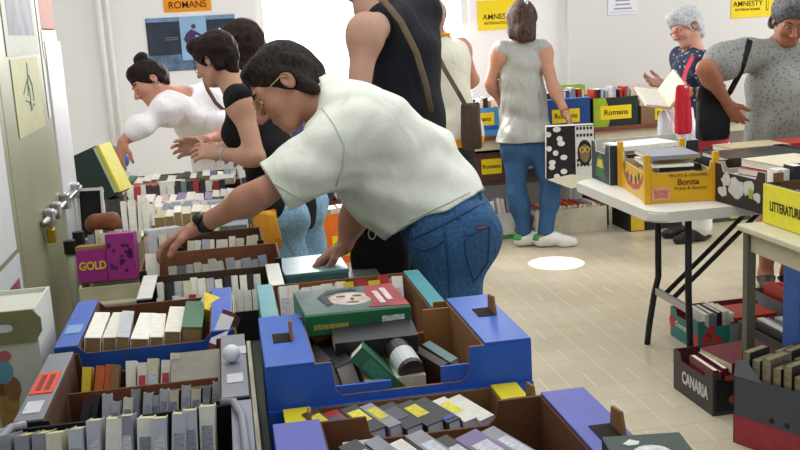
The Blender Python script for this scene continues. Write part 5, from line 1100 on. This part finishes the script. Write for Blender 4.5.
# ---- long-haired woman behind --------------------------------------------------------------
J = dict(pelvis=D(296, 190, 5.0), chest=D(272, 100, 4.95), neck=D(258, 68, 4.95), head=D(239, 46, 4.92), shL=D(258, 84, 4.8), shR=D(280, 82, 5.12), elL=D(284, 125, 4.72), elR=D(262, 130, 5.2), wrL=D(262, 150, 4.85), wrR=D(240, 145, 5.15))
legs_down(J, -.02, .02, face=V(-.9, 0, .4).xy.to_3d().normalized())
f = Fig('person with long dark hair and glasses pushed on top, mostly behind the black-topped person', J, h=.007, face=V(-.85, -.3, .45), up=V(-.3, .95, 0), skin='b07a64', hs=.88)
f.hands = [dict(side='L', hd=V(-.9, -.2, .1), pn=V(0, -.8, .5), thumb=V(0, .5, -.5), curl=.4), dict(side='R', hd=V(-.9, -.2, 0), pn=V(0, -.8, -.5), thumb=V(0, .5, .5), curl=.4)]
f.build_body()
def ex(S):
    S.ell(f.hp(0, -.055, .03), (.088, .08, .095), (f.fr, f.ff, f.fu), .03); S.cone(f.hp(0, -.065, 0), .078, f.hp(0, -.06, -.16), .062, .05); [S.cone(f.hp(.07 * q, -.02, .02), .03, f.hp(.065 * q, -.03, -.16), .03, .03) for q in (-1, 1)]; S.ell(f.hp(0, .04, .1), (.065, .05, .03), (f.fr, f.ff, f.fu), .03)
f.hair(hair_mat('2a1f1c', 'long brown', (1, 1, .2)), .017, .5, ex, amp=.002, cuts=[(f.hp(0, .045, 0), f.ff * 1 - f.fu * .45)])
f.sub('glasses_on_head', tube_bm([f.hp(x, .075 - abs(x) * .5, .115) - f.org for x in (-.07, -.035, 0, .035, .07)], .006, 8), mat('d4dade', .2, .05))
f.brows(HD); f.lips(mat('a0605a', .5))
f.cloth('top', [pt('pelvis', .02), pt('belly', .02), pt('ribs', .022, .02), pt('yoke', .014), pt('armL', .018, .025, 0, .4), pt('armR', .018, .025, 0, .4)], mat('4a3a6a', .85, .1), ALLJ, subs=[(f.J['neck'] + f.spine * .05, (.078,) * 3)], cuts=[(f.J['pelvis'] - UPZ * .02, -UPZ)],
        adds=[(f.J['chest'], .10, f.J['neck'], .06, .05)] + [(f.J['chest'] + f.front * .075 - f.spine * .05 + f.wc * .065 * q, .08, f.J['chest'] + f.front * .075 - f.spine * .05 + f.wc * .065 * q, .08, .05) for q in (-1, 1)])
trousers(f, 'trousers', mat('2c2c34', .8), (f.J['pelvis'] + UPZ * .03, UPZ)); shoes(f, mat('2a2624', .6))
# ---- black tank top, head out of frame -----------------------------------------------------
J = dict(pelvis=D(404, 178, 3.72), chest=D(402, 52, 3.68), neck=D(374, 2, 3.62), head=D(352, -40, 3.58), shL=D(366, 30, 3.44), shR=D(428, 10, 3.86), elL=D(358, 98, 3.42), elR=D(424, 92, 4.0), wrL=D(346, 150, 3.62), wrR=D(396, 130, 4.1))
legs_down(J, .0, .02, face=V(-.75, 0, .7).xy.to_3d().normalized(), knz=.5)
f = Fig('person in black tank top seen from behind, head cut off by the frame', J, h=.006, female=False, face=V(-.8, -.4, .5), up=V(-.35, .93, 0), skin='b48a78', build=1.0, hs=1.05)
f.hands = [dict(side='L', hd=V(-.5, -.7, .3), pn=V(.1, -.3, .9), thumb=V(-.5, .5, .3), curl=.4), dict(side='R', hd=V(-.9, -.3, .1), pn=V(0, -.8, 0), thumb=V(0, .5, -.5), curl=.4)]
f.build_body(); f.hair(HD, .013, .027)
f.cloth('tank_top', [pt('pelvis', .03), pt('belly', .035), pt('ribs', .035, .02), pt('yoke', .02, t0=.25, t1=.9, k=.04)], cloth_mat('11131b', 'black tank', .4, 8), ALLJ, subs=[(f.J['neck'] + f.spine * .06, (.085,) * 3), (f.J['shL'] - f.spine * .03, (.072,) * 3)], cuts=[(f.J['pelvis'] - UPZ * .1, -UPZ)], amp=.003,
        adds=[(f.J['chest'], .115, f.J['neck'], .07, .05), (f.J['chest'] + f.wc * .1, .10, f.J['mid'] + f.wc * .07, .09, .05)])
trousers(f, 'trousers', mat('16161a', .8, .1), (f.J['pelvis'] + UPZ * .05, UPZ)); shoes(f, mat('2a2624', .6))
f.sub('bag_strap', tube_bm([p - f.org for p in (D(374, -6, 3.46), D(384, 1, 3.44), D(401, 22, 3.44), D(416, 52, 3.48), D(426, 85, 3.53), D(431, 112, 3.58))], .011, 8, flat=FW), mat('6a5a48', .6))
# ---- cream sleeveless top with orange hem ---------------------------------------------------
J = dict(pelvis=D(446, 130, 6.3), chest=D(444, 62, 6.25), neck=D(436, 36, 6.24), head=D(430, 21, 6.2), shL=D(424, 50, 6.2), shR=D(460, 47, 6.34), elL=D(420, 85, 6.35), elR=D(473, 80, 6.42), wrL=D(430, 100, 6.55), wrR=D(459, 88, 6.62))
legs_down(J, .0, .0, face=V(-.2, 0, 1).xy.to_3d().normalized())
f = Fig('person in cream sleeveless top with orange hem, back turned, brown bag on shoulder', J, h=.007, female=False, face=V(-.4, -.25, .9), up=V(-.1, 1, 0), skin='b9806c', hs=1.0)
f.hands = [dict(side='L', hd=V(.3, -.3, 1), pn=V(.2, -1, 0), thumb=V(.8, 0, 0), curl=.4), dict(side='R', hd=V(-.6, .2, .8), pn=V(-.3, -.8, 0), thumb=V(-.8, .4, 0), curl=.4)]
f.build_body()
def ex(S): S.cone(f.hp(0, -.08, -.02), .04, f.hp(0, -.07, -.08), .036, .04); S.ell(f.hp(0, -.05, .03), (.082, .075, .085), (f.fr, f.ff, f.fu), .03)
f.hair(hair_mat('22232c', 'blue black'), .014, .028, ex)
CREAM = cloth_mat('d6d4c2', 'cream', .5, 8); OR = mat('d8982a', .8, .05)
hz = PZ(446, 146, .8); 
def torso_top(f, name, m_, cutlo, cuthi=None, grow=0, subs=True, yk=.012, seed=3, hem=.045, rough=.003):
    cuts = [(cutlo, -UPZ)] + ([(cuthi, UPZ)] if cuthi is not None else [])
    return f.cloth(name, [pt('pelvis', hem + grow), pt('belly', .04 + grow, .03 + grow), pt('ribs', .028 + grow, .022 + grow), pt('yoke', yk + grow, t0=.05, t1=.95)], m_, ALLJ, subs=[(f.J['neck'] + f.spine * .055, (.08,) * 3)] if subs else [], cuts=cuts, amp=rough, seed=seed, adds=[(f.J['chest'], .10 + grow, f.J['neck'], .062 + grow, .05)] + [(f.J['hip' + q] - f.frontp * .055 * f.b, .085 * f.b + .032 + grow, f.J['hip' + q] - f.frontp * .05 * f.b + UPZ * .05, .085 * f.b + .03 + grow, .06) for q in 'LR'])
lo = f.J['pelvis'] - UPZ * .1
torso_top(f, 'sleeveless_top', CREAM, lo); torso_top(f, 'hem_band', OR, lo - UPZ * .0, lo + UPZ * .06, .004, False)
f.sub('neck_trim', tube_bm([f.J['neck'] + f.spine * .005 + (f.wc * math.cos(t) + f.front * math.sin(t)) * .083 - f.org for t in np.linspace(0, 2 * PI, 21)], .01, 8), OR)
trousers(f, 'trousers', mat('20202a', .8), (f.J['pelvis'] - UPZ * .0, UPZ)); shoes(f, mat('2a2624', .6))
p = D(472, 149, 6.12); bb = bag('shoulder_bag', (p.x, p.y, p.z), .125, .09, .27, cloth_mat('43362c', 'brown bag', .8, 10, rough=.5), 'brown shoulder bag on the hip of the cream-topped person', tilt=-.2)
bm = tube_bm([Vector(q) - bb.location for q in (D(434, 48, 6.08), D(445, 70, 6.05), D(458, 92, 6.05), D(468, 110, 6.1))], .014, 8, flat=FW); o = obj('strap', bm, mat('54463a', .7), bb); o.rotation_euler = (0, 0, .2)
# ---- girl in the grey blouse -----------------------------------------------------------------
J = dict(pelvis=D(527, 140, 6.93), chest=D(521, 68, 6.93), neck=D(522, 40, 6.92), head=D(520, 21, 6.9), shL=D(500, 52, 6.88), shR=D(543, 50, 6.95), elL=D(490, 83, 6.95), elR=D(553, 86, 6.86), wrL=D(501, 103, 7.1), wrR=D(566, 114, 6.74),
         hipL=D(516, 146, 6.93), hipR=D(540, 146, 6.93), knL=D(517, 193, 6.9), knR=D(551, 187, 6.85), ankL=D(525, 232, 6.93), ankR=D(545, 229, 6.86))
for q, a, s in (('L', 'ankL', .6), ('R', 'ankR', 1.0)):
    J[a].z = .085 if q == 'L' else .1; J['toe' + q] = Vector((J[a].x, J[a].y, .03)) + nrm(V(1, 0, .25 if q == 'L' else -.15).xy.to_3d()) * (.09 if q == 'L' else .13)
f = Fig('person with brown clipped hair in grey sleeveless blouse and jeans, carrying a patterned bag', J, h=.006, face=V(-.25, -.2, 1), up=V(0, 1, .2), skin='bd8a72', hs=1.02)
f.hands = [dict(side='L', hd=V(.5, -.5, .8), pn=V(.6, -.5, 0), thumb=V(.3, .5, .5), curl=.4, size=.92), dict(side='R', hd=V(.45, -.9, 0), pn=V(-.7, -.5, 0), thumb=V(.1, 0, -1), curl=1.0, size=.95)]
f.build_body()
HBR = hair_mat('4a3a33', 'brown', (1, 1, .25), .6)
def ex(S): S.ell(f.hp(0, -.05, .02), (.092, .085, .1), (f.fr, f.ff, f.fu), .03); S.cone(f.hp(0, -.06, 0), .08, f.hp(0, -.065, -.11), .07, .04); [S.cone(f.hp(.07 * q, -.01, .02), .035, f.hp(.07 * q, -.03, -.12), .03, .03) for q in (-1, 1)]
f.hair(HBR, .016, .5, ex, amp=.0025, freq=110, cuts=[(f.hp(0, .045, 0), f.ff * 1 - f.fu * .45)])
f.sub('hair_clip', bbox(-.012, .012, -.012, .012, -.035, .035, .008), mat('c9ccd4', .3, .3, 60), f.hp(-.0, -.125, .07) - f.org)
f.brows(HBR); f.lips(mat('a0605a', .5))
GREYB = cloth_mat('a2a39d', 'grey satin', .9, 9, rough=.45, spec=.5, vec=(1.3, 1.3, .35))
torso_top(f, 'blouse', GREYB, f.J['pelvis'] - UPZ * .0, None, 0, True, .024, 9, .05, .0026)
trousers(f, 'jeans', cloth_mat('365a84', 'blue denim', .5, 14, 130), (f.J['pelvis'] + UPZ * .04, UPZ), .008, .016, .97, amp=.002, hips=.012)
shoes(f, mat('e8e8e4', .5, .03), ex=.012, low=.085, decor=mat('3a9a5a', .6)); f.band('R', 'bracelet', mat('a03a3a', .5), .004)
# her patterned bag
pw = D(567, 124, 6.72)
bgm = mat('17171b', .6, .1); r = empty('tote_bag', (0, 0, 0), 0, 'black and white patterned tote bag hanging from the girl\'s hand', 'bag')
A = D(571, 188, 6.66); r.location = (A.x, A.y, A.z); r.rotation_euler = (0, 0, -.25)
bm = bmesh.new(); prism(bm, [(-.165, .07), (.0, 0), (.165, .045), (.155, .42), (-.155, .42)], 'y', -.05, .05, (0, 0, 1)); obj('body', bm, (bgm, mat('d4d0c0', .6, .04)), r)
bm = bmesh.new(); prism(bm, [(-.16, .072), (.0, .003), (.162, .048), (.155, .075), (.0, .1)], 'y', -.0522, -.0501); obj('pale_base', bm, mat('d8d4c4', .6, .04), r)
obj('white_half', bbox(.03, .152, -.0515, -.0501, .075, .415), mat('cfcfcc', .6, .04), r)
g = random.Random(3)
def disc(name, x, z, rx, rz, m_, y=-.0516, e=.0016):
    bm = bmesh.new(); prism(bm, [(x + rx * math.cos(t), z + rz * math.sin(t)) for t in np.linspace(0, 2 * PI, 15)[:-1]], 'y', y - e, y); obj(name, bm, m_, r)
for k in range(11): disc('white_flower', -.13 + .05 * math.sin(k * 1.9) + .035, .09 + .031 * k, .018 + .008 * g.random(), .018, mat('dcdcd8', .6), -.0501)
for k in range(18): disc('black_spot', .045 + .022 * (k % 5), .40 - .045 * (k // 5) if k < 10 else .10 + .03 * (k // 5), .008, .011, bgm)
disc('dark_oval', .09, .24, .048, .085, bgm); disc('portrait', .09, .235, .033, .06, mat('7a6a4a', .6, .3, 60), -.0532)
for x in (.073, .107):
    obj('printed_glasses', tube_bm([(x + .015 * math.cos(t), -.0556, .26 + .017 * math.sin(t)) for t in np.linspace(0, 2 * PI, 15)], .0035, 6), mat('d9b03a', .6), r)
hr = Matrix.Rotation(.25, 3, 'Z')
hl = [hr @ (pw + Vector((.0, 0, .01)) - r.location)]
for y in (-.03, .03): obj('handle', tube_bm([(-.1, y, .41), (hl[0].x - .03, hl[0].y, hl[0].z - .03), (hl[0].x, hl[0].y, hl[0].z - .012), (hl[0].x + .03, hl[0].y, hl[0].z - .03), (.1, y, .41)], .006, 6), bgm, r)
# ---- white-haired woman reading -----------------------------------------------------------------
J = dict(pelvis=D(700, 132, 6.72), chest=D(693, 72, 6.68), neck=D(693, 49, 6.66), head=D(686, 28, 6.62), shL=D(676, 60, 6.55), shR=D(716, 58, 6.8), elL=D(704, 100, 6.35), elR=D(718, 98, 6.62), wrL=D(689, 92, 6.32), wrR=D(668, 96, 6.6))
J['shL'] = D(700, 62, 6.50); J['shR'] = D(682, 58, 6.86); J['elL'] = D(719, 92, 6.42); J['elR'] = D(690, 100, 6.9); J['wrL'] = D(690, 92, 6.38); J['wrR'] = D(664, 84, 6.78)
legs_down(J, -.02, .0, face=V(-1, 0, -.15).xy.to_3d().normalized(), stance=.07)
f = Fig('person with short white hair and red glasses in navy floral top reading a book', J, h=.006, face=V(-.86, -.42, -.3), up=V(-.35, .9, 0), skin='c4907e', hs=1.02, build=1.05)
f.hands = [dict(side='L', hd=V(-1, .1, -.1), pn=V(-.1, .5, .9), thumb=V(0, 1, 0), curl=.35), dict(side='R', hd=V(-.9, .1, -.1), pn=V(0, .6, -.8), thumb=V(0, 1, 0), curl=.4)]
f.build_body()
WHH = hair_mat('c4c5c9', 'white', var=.25)
def ex(S): S.ell(f.hp(0, -.045, .035), (.09, .082, .095), (f.fr, f.ff, f.fu), .03); S.ell(f.hp(0, .05, .095), (.07, .05, .042), (f.fr, f.ff, f.fu), .03); S.cone(f.hp(0, -.08, -.02), .042, f.hp(0, -.07, -.075), .036, .04); [S.cone(f.hp(.072 * q, .0, .02), .024, f.hp(.072 * q, -.035, -.03), .026, .02) for q in (-1, 1)]
f.hair(WHH, .02, .03, ex, amp=.003, freq=120); f.glasses(mat('c03a3a', .4), r=.0026); f.brows(mat('9a9490', .7)); f.lips(mat('a8605a', .5))
NAVY = spots('navy floral cloth', '1f2444', 'c4c6d8', 34, .16, .26, .85)
f.cloth('floral_top', [pt('pelvis', .035), pt('belly', .04), pt('ribs', .035, .028), pt('yoke', .02), pt('armL', .022, .03, 0, .5), pt('armR', .022, .03, 0, .5)], NAVY, ALLJ, subs=[(f.J['neck'] + f.spine * .05 + f.front * .03, (.082,) * 3)], cuts=[(f.J['pelvis'] + UPZ * .07, -UPZ)],
        adds=[(f.J['chest'], .10, f.J['neck'], .062, .05)] + [(f.J['chest'] + f.front * .075 - f.spine * .06 + f.wc * .065 * q, .085, f.J['chest'] + f.front * .075 - f.spine * .06 + f.wc * .065 * q, .085, .05) for q in (-1, 1)])
f.cloth('red_skirt', [pt('pelvis', .04), pt('belly', .03, t1=.6), pt('thighL', .045, .05, 0, .3), pt('thighR', .045, .05, 0, .3)], mat('a82a3a', .8, .06), LEGJ, cuts=[(f.J['pelvis'] + UPZ * .085, UPZ), (f.J['pelvis'] - UPZ * .14, -UPZ)])
trousers(f, 'white_trousers', mat('dcdad8', .8, .03), (f.J['pelvis'] - UPZ * .06, UPZ), .025, .035, .95)
shoes(f, mat('1c1a1c', .4), ex=.008, low=.06); f.band('L', 'wristwatch', mat('2a2624', .4), .008, .0, V(0, .3, -1))
# her book
ob = empty('open_book', (0, 0, 0), 0, 'open white book held by the white-haired woman', 'book'); A = D(664, 100, 6.22); ob.location = A
ob.rotation_euler = (.45, -.1, -.1)
for s_, a in ((-1, .32), (1, .95)):
    M = Matrix.Rotation(-a * s_, 4, 'Y')
    bm = bmesh.new(); box(bm, 0 if s_ > 0 else -.165, .165 if s_ > 0 else 0, -.11, .11, .0, .012, 0, M); obj('page_block', bm, PAGEW, ob)
    bm = bmesh.new(); box(bm, 0 if s_ > 0 else -.17, .17 if s_ > 0 else 0, -.115, .115, -.003, .0, 0, M); obj('cover', bm, mat('c9a9a4', .6, .25, 30), ob)
# her bags
p = D(683, 134, 6.12); rb = bag('red_bag', (p.x, p.y, p.z), .10, .07, .29, cloth_mat('c02636', 'red bag', .7, 12), 'red bag hanging in front of the white-haired woman', tilt=.1)
o = obj('strap', tube_bm([Vector(q) - rb.location for q in (D(693, 56, 6.44), D(686, 70, 6.3), D(682, 85, 6.2), D(681, 100, 6.14))], .014, 8, flat=FW), mat('c83a4a', .6), rb); o.rotation_euler = (0, 0, -.1)
p = D(677, 147, 6.27); bag('plastic_bag', (p.x, p.y, p.z), .26, .12, .23, cloth_mat('d6dae2', 'plastic', 1.0, 10, rough=.35, spec=.6), 'white plastic bag hanging in front of the red bag', tilt=.1)
# ---- woman in patterned tee ------------------------------------------------------------------------
J = dict(pelvis=D(787, 168, 5.42), chest=D(780, 86, 5.36), neck=D(778, 46, 5.32), head=D(791, 20, 5.2), shR=D(743, 55, 5.24), shL=D(820, 56, 5.4), elR=D(706, 69, 5.08), elL=D(846, 105, 5.25), wrR=D(727, 103, 5.22), wrL=D(815, 145, 5.05))
J['neck'] = D(780, 44, 5.33)
legs_down(J, -.02, .05, face=V(-.1, 0, -1).xy.to_3d().normalized(), stance=.06, knz=.47)
f = Fig('person with short grey hair in grey patterned tee looking down, hand on hip', J, h=.006, face=V(-.12, -.62, -.8), up=V(.0, .78, -.6), skin='a3694f', hs=1.05, build=1.22)
f.hands = [dict(side='R', hd=V(.5, -.7, .3), pn=V(.5, 0, .5), thumb=V(0, .3, -1), curl=.3), dict(side='L', hd=V(-.4, -.8, -.2), pn=V(0, -.4, -.8), thumb=V(-1, 0, 0), curl=.4)]
f.build_body()
GRH = hair_mat('6a6b6e', 'grey', var=.55)
def ex(S): S.ell(f.hp(0, -.04, .04), (.09, .085, .095), (f.fr, f.ff, f.fu), .03); S.ell(f.hp(.01, .05, .095), (.066, .05, .036), (f.fr, f.ff, f.fu), .03); [S.cone(f.hp(.075 * q, .0, .02), .022, f.hp(.072 * q, -.04, -.05), .025, .02) for q in (-1, 1)]
f.hair(GRH, .018, .03, ex, amp=.003, freq=110); f.brows(mat('4a3c36', .7)); f.lips(mat('8a4a44', .5))
TEE = spots('grey cloth with dark tile dots', '90918b', '6a6c6a', 52, .22, .4, .85)
aR = nrm(f.J['elR'] - f.J['shR'])
tee_ = f.cloth('tee', [pt('pelvis', .045), pt('belly', .045), pt('ribs', .04, .035), pt('yoke', .025, k=.05), pt('armR', .03, .045, 0, .62), pt('armL', .03, .045, 0, .62)], TEE, ALLJ, subs=[(f.J['neck'] + f.spine * .06, (.085,) * 3)], cuts=[(f.J['pelvis'] - UPZ * .12, -UPZ)],
        adds=[(f.J['chest'], .115, f.J['neck'], .065, .05)] + [(f.J['chest'] + f.front * .095 - f.spine * .06 + f.wc * .08 * q, .115, f.J['chest'] + f.front * .10 - f.spine * .16 + f.wc * .08 * q, .11, .08) for q in (-1, 1)])
f.cloth('skirt', [pt('pelvis', .03), pt('thighL', .035, .05, 0, 1), pt('thighR', .035, .05, 0, 1)], mat('3a3a3e', .8, .08), LEGJ, cuts=[(f.J['pelvis'] + UPZ * .02, UPZ), (Vector((0, 0, .5)), -UPZ)])
shoes(f, mat('2a2624', .6), low=.06)
p = D(712, 140, 5.30); sb = bag('shoulder_bag', (p.x, p.y, p.z), .17, .11, .28, BAGK, 'black shoulder bag under the arm of the person in patterned tee', tilt=.0)
o = obj('strap', tube_bm([Vector(q) - sb.location for q in [q for q in (f.on(tee_, x, y, .006) for x, y in ((751, 34), (750, 40), (748, 48), (745.5, 56), (743, 64), (740, 73), (738, 82))) if q is not None] + [D(730, 92, 5.26), D(722, 102, 5.28)]], .017, 8, flat=FW), BAGK, sb)
